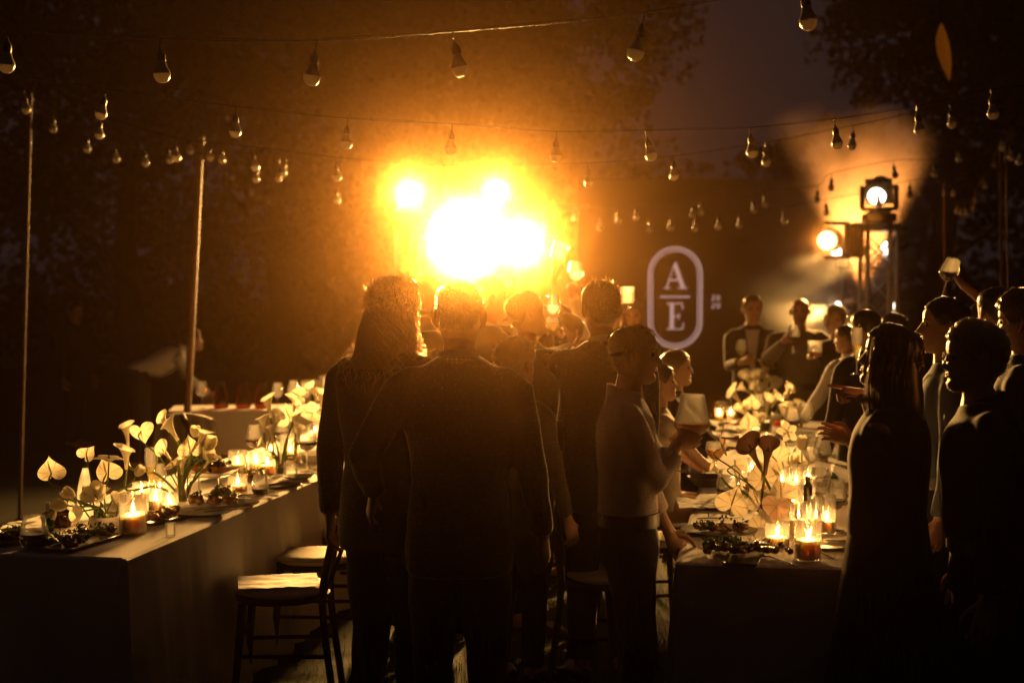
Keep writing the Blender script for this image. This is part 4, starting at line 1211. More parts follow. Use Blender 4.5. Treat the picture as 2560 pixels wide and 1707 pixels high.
def arrangement(base, label, conv, flowers, bowl_r=.055, bowl_h=.05, bowl='pot', name='flower_arrangement'):
    """flowers: (kind, cx, cy, dY, size m, axis, roll) in crop pixels"""
    root = empty(name, base, 0, label, 'flowers', 'flower arrangements')
    r, h = bowl_r, bowl_h
    t = MB(); t.lathe([(.001, .001), (r * .93, .001), (r, .004), (r, h), (r - .002, h + .001), (r - .004, h), (r - .005, .008), (.001, .007)], 32); t.build('bowl', M[bowl], root)
    t = MB(); t.lathe([(.001, .0075), (r - .008, .0075), (r - .008, h * .55), (.001, h * .55)], 24); t.build('moss', M['herb'], root)
    for i, (kind, cx, cy_, dY, size, axis, roll) in enumerate(flowers):
        p = at(*conv(cx, cy_), base.y + dY) - base
        ax = Vector(axis).normalized(); var = i % len(FM[kind])
        fo = link_mesh(FNAME[kind], FM[kind][var], root)
        if kind.startswith('anth'):
            # axis = direction the face looks; the tip points up, roll turns it in its plane
            q = ax.to_track_quat('Z', 'Y'); fo.scale = (size / 1.9,) * 3
            fo.rotation_mode = 'QUATERNION'; fo.rotation_quaternion = q @ Quaternion((0, 0, 1), R(roll)); fo.location = p
            j = p + (fo.rotation_quaternion @ Vector((0, -.18, 0))) * size / 1.9
            sx = MB(); d = fo.rotation_quaternion @ Vector((0, .35, 1)).normalized()
        else:
            q = ax.to_track_quat('Z', 'Y'); fo.rotation_mode = 'QUATERNION'; fo.rotation_quaternion = q @ Quaternion((0, 0, 1), R(roll))
            sc_ = {'calla': size / 1.75, 'calla_dark': size / 1.75, 'tulip': size / 1.38, 'open': size / 1.5, 'orchid': size / 2.0}[kind]
            fo.scale = (sc_,) * 3
            j = p - ax * (size * (.5 if kind != 'orchid' else .0)); fo.location = j; d = ax
        inv = (Matrix.Translation(fo.location) @ fo.rotation_quaternion.to_matrix().to_4x4() @ Matrix.Diagonal((*fo.scale, 1))).inverted()
        a = random.Random(i * 7 + int(cx)).uniform(0, 6.28); b0 = Vector((cos(a), sin(a), 0)) * r * .55 + Vector((0, 0, .012))
        if kind.startswith('anth'): back = -(fo.rotation_quaternion @ Vector((0, 0, 1))); pre = j + back * size * .3 + Vector((0, 0, -size * .25))
        else: pre = j - ax * size * .8
        L = (j - b0).length
        mid = b0.lerp(pre, .5) + Vector((0, 0, .06 * L)) + Vector((0, 0, .02))
        s_ = MB(); rs_ = {'calla': .0052, 'calla_dark': .005, 'anth': .0030, 'anth_dark': .003, 'tulip': .0036, 'open': .0036, 'orchid': .003}[kind]
        path = spline([b0, mid, pre, j], 6); s_.tube(path, [rs_ * 1.15] * (len(path) - 2) + [rs_, rs_], 8)
        s_.v = [tuple(inv @ Vector(v)) for v in s_.v]
        s_.build('stem', M['stem'], fo)
        z = MB()
        if kind.startswith('anth'): z.tube([(0, -.18, .02), (0, .05, .22), (0, .40, .42), (0, .62, .50)], [.05, .055, .045, .025], 8)
        elif kind.startswith('calla'): z.tube([(0, 0, .3), (0, 0, .9), (0.02, 0, 1.3)], [.05, .07, .045], 8)
        elif kind == 'orchid': z.ball((0, 0, .1), (.10, .10, .14), 8, 6)
        else: z.tube([(0, 0, .05), (0, 0, .5)], [.07, .05], 8)
        z.build('spadix' if kind[0] in 'ac' else 'pistil', M['spadix'], fo)
    return root

B = onL(678, 968)
arrangement(B, 'low white bowl of anthuriums and tulips at the near end of the left table', Lc, [
    ('anth', 333, 590, -.02, .118, (-.15, 1, .18), -6), ('anth', 573, 485, .08, .085, (-.5, .75, .35), 35), ('anth', 690, 595, .0, .120, (.15, 1, .12), -14),
    ('orchid', 712, 515, -.03, .125, (.1, -.1, 1), 10), ('tulip', 912, 590, .02, .052, (.55, .1, .8), 0), ('tulip', 443, 740, -.03, .062, (-.75, -.1, .55), 0),
    ('tulip', 385, 815, -.05, .066, (-.95, -.15, .1), 0), ('tulip', 318, 890, -.06, .068, (-.6, -.2, -.75), 0), ('open', 610, 735, -.08, .085, (-.1, -.75, .55), 0),
    ('open', 785, 770, -.02, .075, (.25, -.3, .75), 20), ('open', 470, 870, -.07, .085, (-.7, -.4, -.1), 0), ('open', 660, 690, .05, .07, (.4, .2, .8), 40)], .060, .050)
B = onL(1190, 800)
arrangement(B, 'glass of tall callas and anthuriums behind the candles on the left table', Lc, [
    ('calla', 828, 345, .10, .125, (-.12, .1, 1), 200), ('calla', 822, 495, .0, .125, (.0, -.1, 1), 180), ('anth', 925, 345, .05, .115, (-.1, 1, .2), 165),
    ('calla', 1075, 280, .10, .105, (-.55, .3, .8), 90), ('calla', 1118, 320, .02, .125, (-.5, -.1, .9), 60), ('calla', 1075, 470, -.03, .095, (-.45, -.5, .7), 120),
    ('anth', 1240, 440, -.04, .118, (.1, -1, .15), 8), ('calla', 1318, 370, .0, .125, (.45, -.2, .85), 240), ('tulip', 1378, 405, .06, .072, (.2, .1, 1), 0),
    ('anth', 1130, 555, -.06, .095, (-.3, -.4, .85), 60), ('calla', 1190, 545, -.02, .105, (.05, -.1, 1), 0), ('tulip', 1275, 330, .12, .06, (.0, .2, 1), 0),
    ('open', 1375, 480, .02, .075, (.6, -.2, .4), 0), ('calla', 1370, 525, .03, .09, (.6, .1, .8), 300)], .032, .07, 'glass')
B = onL(1835, 620)
arrangement(B, 'narrow vase of pale callas beside the candle trio on the left table', Lc, [
    ('calla', 1755, 165, .1, .14, (-.2, .1, 1), 170), ('calla', 1812, 265, .05, .12, (.3, 0, .9), 40), ('calla', 1718, 275, .0, .11, (-.1, 0, 1), 100), ('calla', 1935, 260, .15, .14, (.05, .1, 1), 200),
    ('calla', 1925, 170, .3, .10, (.1, .3, .9), 60), ('anth', 1890, 235, .35, .15, (-.2, -1, .3), 20), ('anth', 1940, 105, .5, .13, (.2, -.7, .7), 80), ('anth', 2030, 220, .4, .13, (.3, -.8, .5), 100),
    ('calla', 1775, 330, -.05, .11, (-.05, -.1, 1), 0), ('calla', 1720, 425, -.04, .09, (-.6, -.2, .7), 90), ('calla', 1955, 340, .05, .11, (.2, .1, 1), 20)], .030, .08, 'glass')
B = onL(2150, 420)
arrangement(B, 'far bunch of green-white callas beside the long-haired man', Lc, [
    ('calla', 2045, 75, .0, .14, (-.5, 0, .8), 180), ('calla', 2100, 115, .0, .13, (.1, 0, 1), 40), ('calla', 2150, 130, .1, .12, (.35, .1, .9), 0), ('calla', 2170, 240, .1, .11, (.2, .1, 1), 90)], .035, .09, 'glass')
B = onR(720, 1190)
arrangement(B, 'arrangement of pale and shaded anthuriums and dark callas at the front of the right table', Rc, [
    ('anth', 475, 1055, -.02, .150, (-.1, -1, .35), -20), ('anth', 628, 1040, .02, .110, (.05, -1, .3), 30), ('anth', 785, 990, .02, .130, (.15, -1, .25), 12), ('anth_dark', 762, 1098, -.10, .138, (.05, -1, .15), 172),
    ('anth', 640, 1245, -.13, .125, (-.2, -.75, .65), 120), ('calla_dark', 605, 735, .05, .155, (-.45, -.1, .9), 140), ('calla_dark', 700, 755, .0, .165, (.1, -.1, 1), 30), ('anth_dark', 400, 690, .10, .105, (.9, -.2, .25), 20),
    ('anth', 490, 830, .08, .10, (.85, -.5, .2), 175), ('calla', 362, 850, .05, .075, (-.65, -.1, .75), 90), ('anth', 660, 890, .18, .160, (.2, -1, .3), 10), ('anth', 745, 780, .30, .13, (.1, -1, .4), 60)], .050, .06)
B = onR(850, 905)
arrangement(B, 'glowing white orchids and tulip above the right candle cluster', Rc, [
    ('orchid', 832, 598, .0, .115, (.05, -1, .25), 15), ('orchid', 782, 722, -.02, .115, (-.1, -1, .2), 50), ('tulip', 930, 668, .02, .082, (.02, -.1, 1), 0), ('open', 900, 790, .0, .09, (.2, -.6, .7), 0), ('open', 850, 800, .05, .08, (-.4, -.4, .8), 30)], .045, .05)
B = onR(690, 600)
arrangement(B, 'tall mixed bunch of anthuriums in the middle of the right table', Rc, [
    ('anth', 580, 530, -.4, .13, (-.3, -1, .2), 10), ('calla', 490, 365, .2, .16, (-.6, 0, .8), 120), ('anth', 640, 505, .0, .11, (.2, -1, .2), 170), ('calla', 705, 420, .0, .15, (.2, -.2, 1), 60), ('anth', 820, 450, .3, .14, (.2, -1, .2), 60),
    ('calla', 760, 390, .3, .13, (.5, 0, .8), 30), ('anth', 600, 410, .3, .13, (-.3, -1, .3), 0), ('calla', 830, 350, .6, .14, (.5, 0, .8), 0), ('anth', 545, 440, .2, .12, (-.4, -.9, .1), 200), ('calla', 580, 620, -.3, .12, (-.3, -.3, .9), 0), ('open', 500, 620, .0, .09, (-.3, -.6, .6), 0)], .045, .12, 'glass')
B = onR(670, 470)
arrangement(B, 'brightly lit bouquet of white callas at the far end of the right table', Rc, [
    ('calla', 585, 265, .0, .20, (-.55, -.1, .8), 180), ('calla', 690, 205, .1, .20, (.1, .0, 1), 40), ('calla', 640, 265, -.1, .17, (-.2, -.2, 1), 120), ('calla', 620, 325, -.2, .15, (-.4, -.4, .8), 60), ('calla', 700, 270, .0, .16, (.15, -.2, 1), 200),
    ('tulip', 760, 275, .0, .12, (.35, 0, .9), 0), ('calla', 735, 290, -.1, .13, (.3, -.3, .9), 0), ('calla', 550, 320, .1, .14, (-.8, 0, .5), 0), ('calla', 660, 340, -.2, .14, (0, -.3, 1), 90), ('tulip', 625, 240, .2, .11, (-.1, .1, 1), 0), ('calla', 680, 350, .0, .15, (.1, -.1, 1), 270)], .055, .16, 'glass')
B = onR(860, 560)
arrangement(B, 'dim yellow-green callas behind the glass near the pointing hand', Rc, [
    ('calla', 845, 330, .1, .13, (.3, 0, .9), 40), ('calla', 800, 400, .0, .12, (-.3, 0, .9), 90), ('calla', 905, 440, .1, .13, (.25, 0, 1), 0), ('anth', 870, 480, .0, .11, (.2, -1, .3), 0)], .035, .10, 'glass')
# ================================================================== chairs and far furniture
M['cushion'] = mat('cream_cushion', (.62, .55, .42), .85, var=.06, scale=6, bump=.3, bscale=200)
def chair_proto():
    """cross-back chair, faces +y, origin on the ground below the seat"""
    P = []
    def part(nm, mb, mk='wood'): P.append((nm, mb.mesh(nm, M[mk])))
    sh = lambda r, z, b=0: [(r * 1.0 * cos(2 * pi * k / 28) * (1 + .10 * (sin(2 * pi * k / 28) > 0) * sin(2 * pi * k / 28)), r * .98 * sin(2 * pi * k / 28), z) for k in range(28)]
    t = MB(); t.loft([sh(.195, .435), sh(.205, .44), sh(.205, .455), sh(.198, .46)]); part('seat', t)
    t = MB(); t.loft([sh(.188, .461), sh(.200, .468), sh(.202, .480), sh(.190, .490), sh(.12, .494)]); part('cushion', t, 'cushion')
    for sx in (-1, 1):
        t = MB(); t.tube([(sx * .15, .15, .44), (sx * .185, .185, 0)], [.018, .014], 10); part('front_leg', t)
        t = MB(); t.tube(spline([(sx * .19, -.235, 0), (sx * .175, -.185, .44), (sx * .185, -.225, .70), (sx * .17, -.262, .86)], 5), .0155, 10); part('rear_post', t)
        t = MB(); t.tube([(sx * .168, .168, .22), (sx * .182, -.20, .22)], .009, 8); part('side_stretcher', t)
    t = MB(); t.tube([(-.172, .17, .28), (.172, .17, .28)], .009, 8); part('front_stretcher', t)
    t = MB(); t.tube(spline([(-.17, -.262, .855), (-.10, -.285, .892), (0, -.292, .90), (.10, -.285, .892), (.17, -.262, .855)], 5), .019, 10, flat=1.5); part('top_rail', t)
    for sx in (-1, 1):
        t = MB(); t.tube(spline([(sx * .165, -.262, .84), (sx * .02, -.262, .68), (-sx * .165, -.195, .49)], 6), .009, 8, flat=1.5); part('cross_bar', t)
    return P
CH = chair_proto()
def chair(x, y, face, label, cushion=True):
    root = empty('cross_back_chair', (x, y, 0), R(face), label, 'chair', 'cross-back chairs')
    for nm, me in CH:
        if nm == 'cushion' and not cushion: continue
        link_mesh(nm, me, root)
    return root
# aisle side of the left table, facing it (to the left)
chair(-.98, 6.05, 92, 'nearest cross-back chair at the left table, napkin on its seat', True)
chair(-.93, 6.78, 88, 'second cross-back chair from the front at the left table', True)
chair(-.83, 7.5, 95, 'third cross-back chair from the front at the left table', True)
napkin(Vector((-1.0, 6.05, .494)), .34, .28, 'pale napkin dropped on the nearest chair seat', .2, 21, .006)
# aisle side of the right table, facing it
chair(.44, 6.35, -105, 'cross-back chair standing in the aisle behind the man in the dark suit', True)
chair(.70, 7.25, -80, 'cross-back chair behind the young man in the pale shirt', True)
chair(1.02, 8.35, -85, 'cross-back chair under the woman with the bun', True)
chair(1.20, 9.35, -85, 'cross-back chair under the dark-haired seated guest', True)
# far side of the left table
chair(-1.95, 9.7, -78, 'chair draped with a pale jacket beyond the left table', True)
M['drape'] = mat('pale_jacket', (.42, .36, .28), .85, var=.08, scale=5, bump=.4, bscale=160)
t = MB()
def drape(u, v):
    a = (u - .5) * 2; z = .915 - max(0, abs(v - .5) * 2 - .06) ** 1.0 * .46
    y = .045 * (1 if v > .5 else -1) * min(1, abs(v - .5) * 14) + .02 * (v - .5)
    x = a * (.20 + .05 * abs(v - .5) * 2)
    z -= .035 * a * a + (.03 * sin(9 * a) * abs(v - .5) * 2 * .4)
    y += .020 * sin(11 * a + 3 * v) * min(1, abs(v - .5) * 3) * (1 if v > .5 else -1)
    return (x, y, z)
t.grid(drape, 26, 30)
tag(t.build('draped_jacket', M['drape'], None, loc=(-1.95 - .27 * sin(R(78)) , 9.7 - .27 * cos(R(78)), 0.012), rot=(0, 0, R(-78 + 60))), 'pale jacket hung over the chair back beyond the left table', 'jacket')

# far serving table at the left
st = empty('serving_table', (-2.15, 12.2, 0), .15, 'far serving table with jugs and glasses left of the crowd', 'table')
t = MB(); t.box((0, 0, .745), (1.5, .6, .03), bev=.008); t.build('tabletop', M['wood'], st)
for sx in (-1, 1):
    for sy in (-1, 1):
        t = MB(); t.tube([(sx * .68, sy * .24, 0), (sx * .68, sy * .24, .73)], .02, 8); t.build('leg', M['wood'], st)
t = MB(); t.loft([[(x, y, z) for x, y in ((-.76, -.31), (.76, -.31), (.76, .31), (-.76, .31))] for z in (.40, .765)], True); 
tag(t.build('serving_cloth', M['cloth'], None, loc=(-2.15, 12.2, 0), rot=(0, 0, .15)), 'short pale cloth over the far serving table', 'tablecloth')
jug = arc_prof([(.055, .0), (.065, .02), (.062, .10), (.040, .17), (.036, .20), (.042, .22)], 4)
for i, (dx, lab) in enumerate(((-.33, 'left amber jug on the far serving table'), (-.14, 'middle amber jug on the far serving table'), (.02, 'right amber jug on the far serving table'))):
    bottle(Vector((-2.15 + dx, 12.1, .766)), jug, 'brownglass', lab, name='jug')
for i, (dx, dy, kd, lab) in enumerate(((.16, -.1, 'wine', 'empty wine glass right of the amber jugs'), (.28, .0, 'bordeaux', 'balloon glass on the far serving table'), (.40, -.12, 'wine', 'wine glass near the right end of the far serving table'), (-.48, -.1, 'bordeaux', 'round glass at the left end of the far serving table'), (.55, .05, 'flute', 'flute at the right end of the far serving table'))):
    drink(kd, Vector((-2.15 + dx, 12.15 + dy, .766)), lab)

def slat_chair(x, y, rz, label):
    root = empty('slatted_chair', (x, y, 0), rz, label, 'chair', 'white slatted chairs')
    mk = M['pot']
    t = MB(); t.box((0, 0, .45), (.42, .42, .035), bev=.01); t.build('seat', mk, root)
    for sx in (-1, 1):
        t = MB(); t.box((sx * .19, .19, .22), (.035, .035, .43), bev=.005); t.build('front_leg', mk, root)
        t = MB(); t.box((sx * .19, -.19, .475), (.035, .035, .95), bev=.005); t.build('rear_post', mk, root)
    for z in (.60, .93):
        t = MB(); t.box((0, -.19, z), (.345, .025, .05), bev=.005); t.build('rail', mk, root)
    for k in range(5):
        t = MB(); t.box((-.13 + .065 * k, -.19, .765), (.028, .015, .28), bev=.003); t.build('slat', mk, root)
slat_chair(at(805, 740, 13.2).x, 13.2, R(10), 'white slatted chair far behind the long-haired man')
slat_chair(at(862, 740, 13.9).x, 13.9, R(-8), 'second white slatted chair mostly hidden by the long-haired man')
# ================================================================== people
def cloth_mat(name, color, var=.2, sheen=.9, rough=.75, bump=.25):
    m = mat(name, color, rough, var=var, scale=5, bump=bump, bscale=220)
    b = m.node_tree.nodes['Principled BSDF']
    b.inputs['Sheen Weight'].default_value = sheen; b.inputs['Sheen Roughness'].default_value = .22
    b.inputs['Sheen Tint'].default_value = (1, .9, .8, 1)
    return m
M['skin'] = mat('skin', (.46, .26, .17), .5, Sheen_Weight=.6, Sheen_Roughness=.15, var=.12, scale=14, Subsurface_Weight=.12, Subsurface_Radius=(.02, .008, .004), bump=.1, bscale=180)
M['skin2'] = mat('skin_tanned', (.36, .19, .12), .5, var=.12, scale=14, bump=.1, bscale=180)
M['eye'] = mat('eye', (.05, .035, .03), .15, var=.2)
M['lip'] = mat('lip', (.34, .10, .08), .45, var=.15, scale=40)
def hair_mat(name, c, c2):
    return translucent(mat(name, c, .33, color2=c2, scale=30, Sheen_Weight=1.0, Sheen_Roughness=.15, Specular_IOR_Level=.9), .40, tuple(min(.9, k * 3.0 + .10) for k in c2))
M['fib_hair_dark'] = fibre('strand_dark', (.40, .22, .11)); M['fib_hair_brown'] = fibre('strand_brown', (.75, .50, .28)); M['fib_hair_blond'] = fibre('strand_blond', (.95, .82, .55)); M['fib_hair_grey'] = fibre('strand_grey', (.7, .66, .6))
M['lint'] = fibre('cloth_lint', (.6, .5, .42), .45, .6)
M['hair_dark'] = hair_mat('hair_dark', (.008, .006, .005), (.020, .012, .008))
M['hair_brown'] = hair_mat('hair_brown', (.05, .026, .014), (.11, .06, .03))
M['hair_blond'] = hair_mat('hair_blond', (.30, .19, .09), (.52, .36, .18))
M['hair_grey'] = hair_mat('hair_grey', (.10, .09, .08), (.22, .20, .18))
M['suit'] = cloth_mat('suit_charcoal', (.012, .011, .012))
M['suit_b'] = cloth_mat('suit_black', (.007, .007, .008), .2, .3, .85)
M['navy'] = cloth_mat('suit_navy', (.010, .011, .018), .2, .2, .9)
M['white_shirt'] = cloth_mat('shirt_white', (.74, .72, .70), .06, .15)
M['blue_shirt'] = cloth_mat('shirt_pale_blue', (.085, .105, .15), .08, .1, .95)
M['pink_shirt'] = cloth_mat('shirt_pale_pink', (.74, .62, .58), .08, .2)
M['knit'] = cloth_mat('knit_olive', (.10, .085, .06), .2, .5, .9, .8)
M['black_top'] = cloth_mat('top_black', (.008, .0075, .0075), .2, .12, .9)
for k_ in ('top_black', 'suit_navy', 'suit_black'):
    bpy.data.materials[k_].node_tree.nodes['Principled BSDF'].inputs['Specular IOR Level'].default_value = .15 if k_ != 'suit_black' else .35
M['cream_dress'] = cloth_mat('dress_cream', (.62, .55, .45), .08, .2)
M['shoe'] = mat('shoe_leather', (.02, .014, .01), .3, var=.3, scale=20)
M['leather'] = mat('leather_strap', (.012, .010, .009), .4, var=.2)

HZ = [0, .012, .03, .045, .06, .075, .09, .105, .12, .135, .15, .17, .19, .208, .222, .231]
HF = [.062, .084, .089, .083, .087, .086, .085, .086, .087, .087, .092, .093, .084, .068, .045, .022]
HB = [.02, .03, .052, .066, .077, .085, .091, .095, .098, .101, .103, .102, .096, .082, .058, .030]
HW = [.030, .044, .055, .061, .065, .068, .070, .072, .074, .076, .077, .077, .073, .062, .044, .022]
def g2(x, s): return math.exp(-(x / s) ** 2)
def head_pt(z, a, nose=1.0, female=False):
    """point of the head surface: z height above the chin (m), a angle from the face"""
    c, s = cos(a), sin(a)
    w = tab(HZ, HW, z); f = tab(HZ, HF, z); b = tab(HZ, HB, z)
    if female: w *= .95; f = f * .97
    x = w * (abs(s) ** .88) * (1 if s >= 0 else -1)
    y = (f if c > 0 else b) * (abs(c) ** .95) * (1 if c >= 0 else -1)
    if c > 0:
        nz = 0
        if .074 < z < .145:
            k = (z - .084) / .056
            nz = (.026 * max(0, 1 - k) ** 1.1) if k > 0 else .026 * max(0, 1 + k * 5.5)
        y += nose * nz * g2(x, .0115 if z > .1 else .0145)
        for sx in (-1, 1):
            y -= .0095 * g2(x - sx * .031, .015) * g2(z - .121, .011)
            y += .004 * g2(x - sx * .036, .018) * g2(z - .088, .02)
            y += .003 * g2(x - sx * .030, .02) * g2(z - .142, .007)
        y += .0045 * g2(x, .020) * (g2(z - .066, .0045) + g2(z - .055, .005)) - .004 * g2(x, .022) * g2(z - .0605, .0022)
        y -= .003 * g2(x, .02) * g2(z - .044, .006)
    return Vector((x, y, z))
def head_angles(n=30):
    t = [i / n for i in range(n + 1)]
    p = [pi * (k ** 1.45) for k in t]
    return p + [-q for q in reversed(p[1:-1])]
HA = head_angles()
HRZ = [0, .006, .012, .021, .03, .038, .045, .051, .056, .0605, .065, .071, .078, .084, .090, .097, .105, .113, .121, .129, .136, .143, .15, .16, .17, .18, .19, .20, .208, .216, .223, .229, .2325]
HAIRLINE = [(0, .182), (35, .180), (52, .158), (66, .128), (80, .112), (92, .120), (104, .112), (118, .072), (140, .048), (180, .042)]
def hairline(a, shift=0.0):
    d = abs(math.degrees(a))
    return tab([p[0] for p in HAIRLINE], [p[1] for p in HAIRLINE], d) + shift

def hand(mb, W, F, N, side, curl=(.5, .5, .5, .5), thumb=.4, s=1.0, point=False):
    F = Vector(F).normalized(); N = Vector(N); N = (N - F * N.dot(F)).normalized()
    T = F.cross(N) * side
    L = lambda f, n, t: Vector(W) + (F * f + N * n + T * t) * s
    rings = []
    for f, w, h, n0 in ((-.02, .026, .020, 0), (.0, .028, .020, 0), (.03, .035, .019, .002), (.06, .041, .016, .002), (.085, .041, .0135, .0), (.094, .036, .010, .0)):
        rings.append([L(f, n0 + h * sin(2 * pi * k / 12), w * cos(2 * pi * k / 12)) for k in range(12)])
    mb.loft(rings)
    for i, (t, ln, f0) in enumerate(((.031, .072, .084), (.0105, .080, .089), (-.0105, .074, .086), (-.030, .058, .079))):
        c = curl[i]; a = 0.0; p = L(f0, 0, t); pts = [L(f0 - .015, 0, t), p]
        for seg, (fr, da) in enumerate(((.46, 62), (.30, 80), (.24, 55))):
            a += R(da) * c
            d = F * cos(a) + N * sin(a) + T * (.05 * (1.5 - i) * (1 - c))
            p = p + d.normalized() * ln * fr * s; pts.append(p)
        mb.tube(pts, [.0090 * s, .0092 * s, .0084 * s, .0078 * s, .0058 * s], 8)
        mb.ball(pts[-1], .0058 * s, 6, 5)
    p = L(.022, .006, .026); d = (F * .72 + T * .7 + N * .25).normalized()
    e = p + d * .042 * s; d2 = (F * (.9 - .3 * thumb) + T * (.45 - .7 * thumb) + N * (.2 + 1.1 * thumb)).normalized()
    q = e + d2 * .030 * s; d3 = (F * .8 + T * (.2 - .8 * thumb) + N * (.2 + thumb)).normalized(); r = q + d3 * .024 * s
    mb.tube([p - d * .015 * s, p, e, q, r], [.014 * s, .0135 * s, .0108 * s, .0095 * s, .0065 * s], 8)
    mb.ball(r, .0065 * s, 6, 5)

def ik(S, W, l1, l2, pole):
    d = W - S; D = d.length
    if D > (l1 + l2) * .995: W = S + d * ((l1 + l2) * .995 / D); d = W - S; D = d.length
    D = max(D, abs(l1 - l2) + .02)
    a = (l1 * l1 - l2 * l2 + D * D) / (2 * D); h = sqrt(max(0, l1 * l1 - a * a))
    u = d.normalized(); p = Vector(pole); p = (p - u * p.dot(u))
    p = p.normalized() if p.length > 1e-5 else u.orthogonal()
    return S + u * a + p * h, W

def sell(cx, cy_, z, wx, wy, n=20, e=2.3):
    out = []
    for k in range(n):
        a = 2 * pi * k / n; c, s = cos(a), sin(a)
        out.append(Vector((cx + wx * (abs(c) ** (2 / e)) * (1 if c >= 0 else -1), cy_ + wy * (abs(s) ** (2 / e)) * (1 if s >= 0 else -1), z)))
    return out

def person(label, px, top, Y, face=0.0, H=None, lean=0.0, side_lean=0.0, head=(0, 0, 0), armL=None, armR=None, outfit='suit', hair='short', hmat='hair_dark',
           skin='skin', bulk=1.0, female=False, sit=None, detail=1, seed=1, mats=None, nose=1.0, shade=0, name='person'):
    """a figure whose crown shows at pixel (px, top) of the photo when it stands Y metres away.
    face: 0 looks away from the photographer, 90 to the left, -90 to the right, 180 at the photographer"""
    mats = mats or {}
    rg = random.Random(seed)
    crown = at(px, top, Y)
    Rz = Matrix.Rotation(R(face), 3, 'Z')
    if H is None: H = crown.z
    hipz = .515 * H if sit is None else sit + .09
    drop = 0.0 if sit is None else .515 * H - hipz
    pivot = Vector((0, 0, .515 * H))
    RL = Matrix.Rotation(R(side_lean), 3, 'Y') @ Matrix.Rotation(-R(lean), 3, 'X')
    def sp(p):                       # bends the trunk about the hips
        p = Vector(p)
        t = max(0.0, min(1.0, (p.z - .50 * H) / (.16 * H)))
        if t <= 0: return p
        q = pivot + RL @ (p - pivot)
        return p.lerp(q, t) if t < 1 else q
    hs = .130 * H / .2325            # head scale
    if female: hs *= .97
    top_l = sp((0, .02 * H, H)) if lean or side_lean else Vector((0, .01, H))
    base = Vector((crown.x, crown.y, 0)) - Rz @ Vector((top_l.x, top_l.y, 0))
    base.z = 0
    # keep the crown at the right height when the trunk bends
    def W(p):                        # figure space -> space of the root empty
        q = Vector(p); q = Vector((q.x, q.y, q.z - drop)); return Rz @ q
    root = empty(name, base, 0, label, 'person', 'guests and staff')
    B = bulk; fw = .92 if female else 1.0
    body = MB()
    T = []
    for zf, wx, wy, yo in ((.485, .085, .062, 0), (.515, .094, .066, 0), (.56, .088, .062, .002), (.61, .076 * (.93 if female else 1), .056, .004), (.66, .082, .060, .004), (.72, .093, .066, .003), (.77, .097, .060, -.002), (.80, .092, .050, -.006), (.822, .062, .040, -.010), (.838, .036, .036, -.008)):
        T.append([W(sp(p)) for p in sell(0, yo * H, zf * H, wx * H * B * fw, wy * H * B, 18)])
    body.loft(T)
    hp = sp((0, -.002 * H, .835 * H))
    # head frame
    RH = Matrix.Rotation(R(head[0]), 3, 'Z') @ Matrix.Rotation(R(head[2]), 3, 'Y') @ Matrix.Rotation(-R(head[1]), 3, 'X')
    hb_ = (RL if (lean or side_lean) else Matrix.Identity(3))
    Rhead = (Matrix.Identity(3) if lean > 25 else hb_) @ RH
    neck_top = sp((0, .006 * H, .885 * H))
    piv_h = Vector((0, -.012, .045)) * hs
    def HP(p): return W(neck_top + Rhead @ (Vector(p) * hs - piv_h))
    body.tube([W(hp - Vector((0, 0, .03 * H))), W(hp), W(hp.lerp(neck_top, .55)), W(neck_top), HP((0, -.015, .075))], [.046 * H * fw, .036 * H * fw * B, .031 * H * fw, .030 * H * fw, .030 * H * fw], 14)
    # arms
    arms = {}
    la, lf = .170 * H, .148 * H
    for sgn, spec in ((-1, armL), (1, armR)):
        S = sp((sgn * .108 * H * B * fw, -.006 * H, .793 * H))
        spec = dict(spec or {})
        S_w = W(S)
        if 'G' in spec:              # grip a thing at world point G
            F = Vector(spec['F']).normalized(); N = Vector(spec['N'])
            N = (N - F * N.dot(F)).normalized()
            wr = Vector(spec['G']) - base - F * .075 - N * .040
        elif 'w' in spec:
            wr = Vector(spec['w']) - base; F = Vector(spec.get('F', (0, 0, 0))); N = spec.get('N')
        else:
            l = spec.get('l', (sgn * .165, .03, .475))
            wr = W(sp(Vector(l) * H)) if spec.get('bend') else W(Vector(l) * H); F = Vector((0, 0, 0)); N = None
        pole = spec.get('pole')
        pole_w = Vector(pole) if pole else Rz @ Vector((sgn * .35, -1, -.25))
        E, wr = ik(S_w, wr, la, lf, pole_w)
        if F.length < .01: F = (wr - E).normalized()
        if N is None: N = (Rz @ Vector((-sgn, .25, 0)))
        arms[sgn] = (S_w, E, wr)
        k = H * B * (.9 if female else 1)
        inn = W(sp((sgn * .055 * H * B * fw, -.008 * H, .806 * H)))
        arms[(sgn, 'in')] = inn
        body.tube([inn, S_w + (E - S_w).normalized() * .012 * H, S_w.lerp(E, .3), S_w.lerp(E, .75), E, E.lerp(wr, .3), E.lerp(wr, .75), wr + (wr - E).normalized() * .012],
                  [.018 * k, .029 * k, .0270 * k, .0235 * k, .0215 * k, .0215 * k, .0165 * k, .0150 * k], 12)
        spec['_'] = (F, N)
        arms[(sgn, 'spec')] = spec
    # legs
    legs = {}
    for sgn in (-1, 1):
        hj = Vector((sgn * .048 * H * B, 0, .50 * H))
        if sit is None:
            st = rg.uniform(-.02, .02) * H
            kn = Vector((sgn * .052 * H, .012 * H + st, .275 * H)); an = Vector((sgn * .056 * H, -.012 * H + st, .042 * H))
            toe = an + Vector((sgn * .018 * H, .095 * H, -.028 * H))
        else:
            kn = Vector((sgn * .065 * H, .245 * H, .50 * H)); an = Vector((sgn * .06 * H, .235 * H, drop + .042 * H)); toe = an + Vector((0, .095 * H, -.028 * H))
        legs[sgn] = (hj, kn, an, toe)
        k = H * B
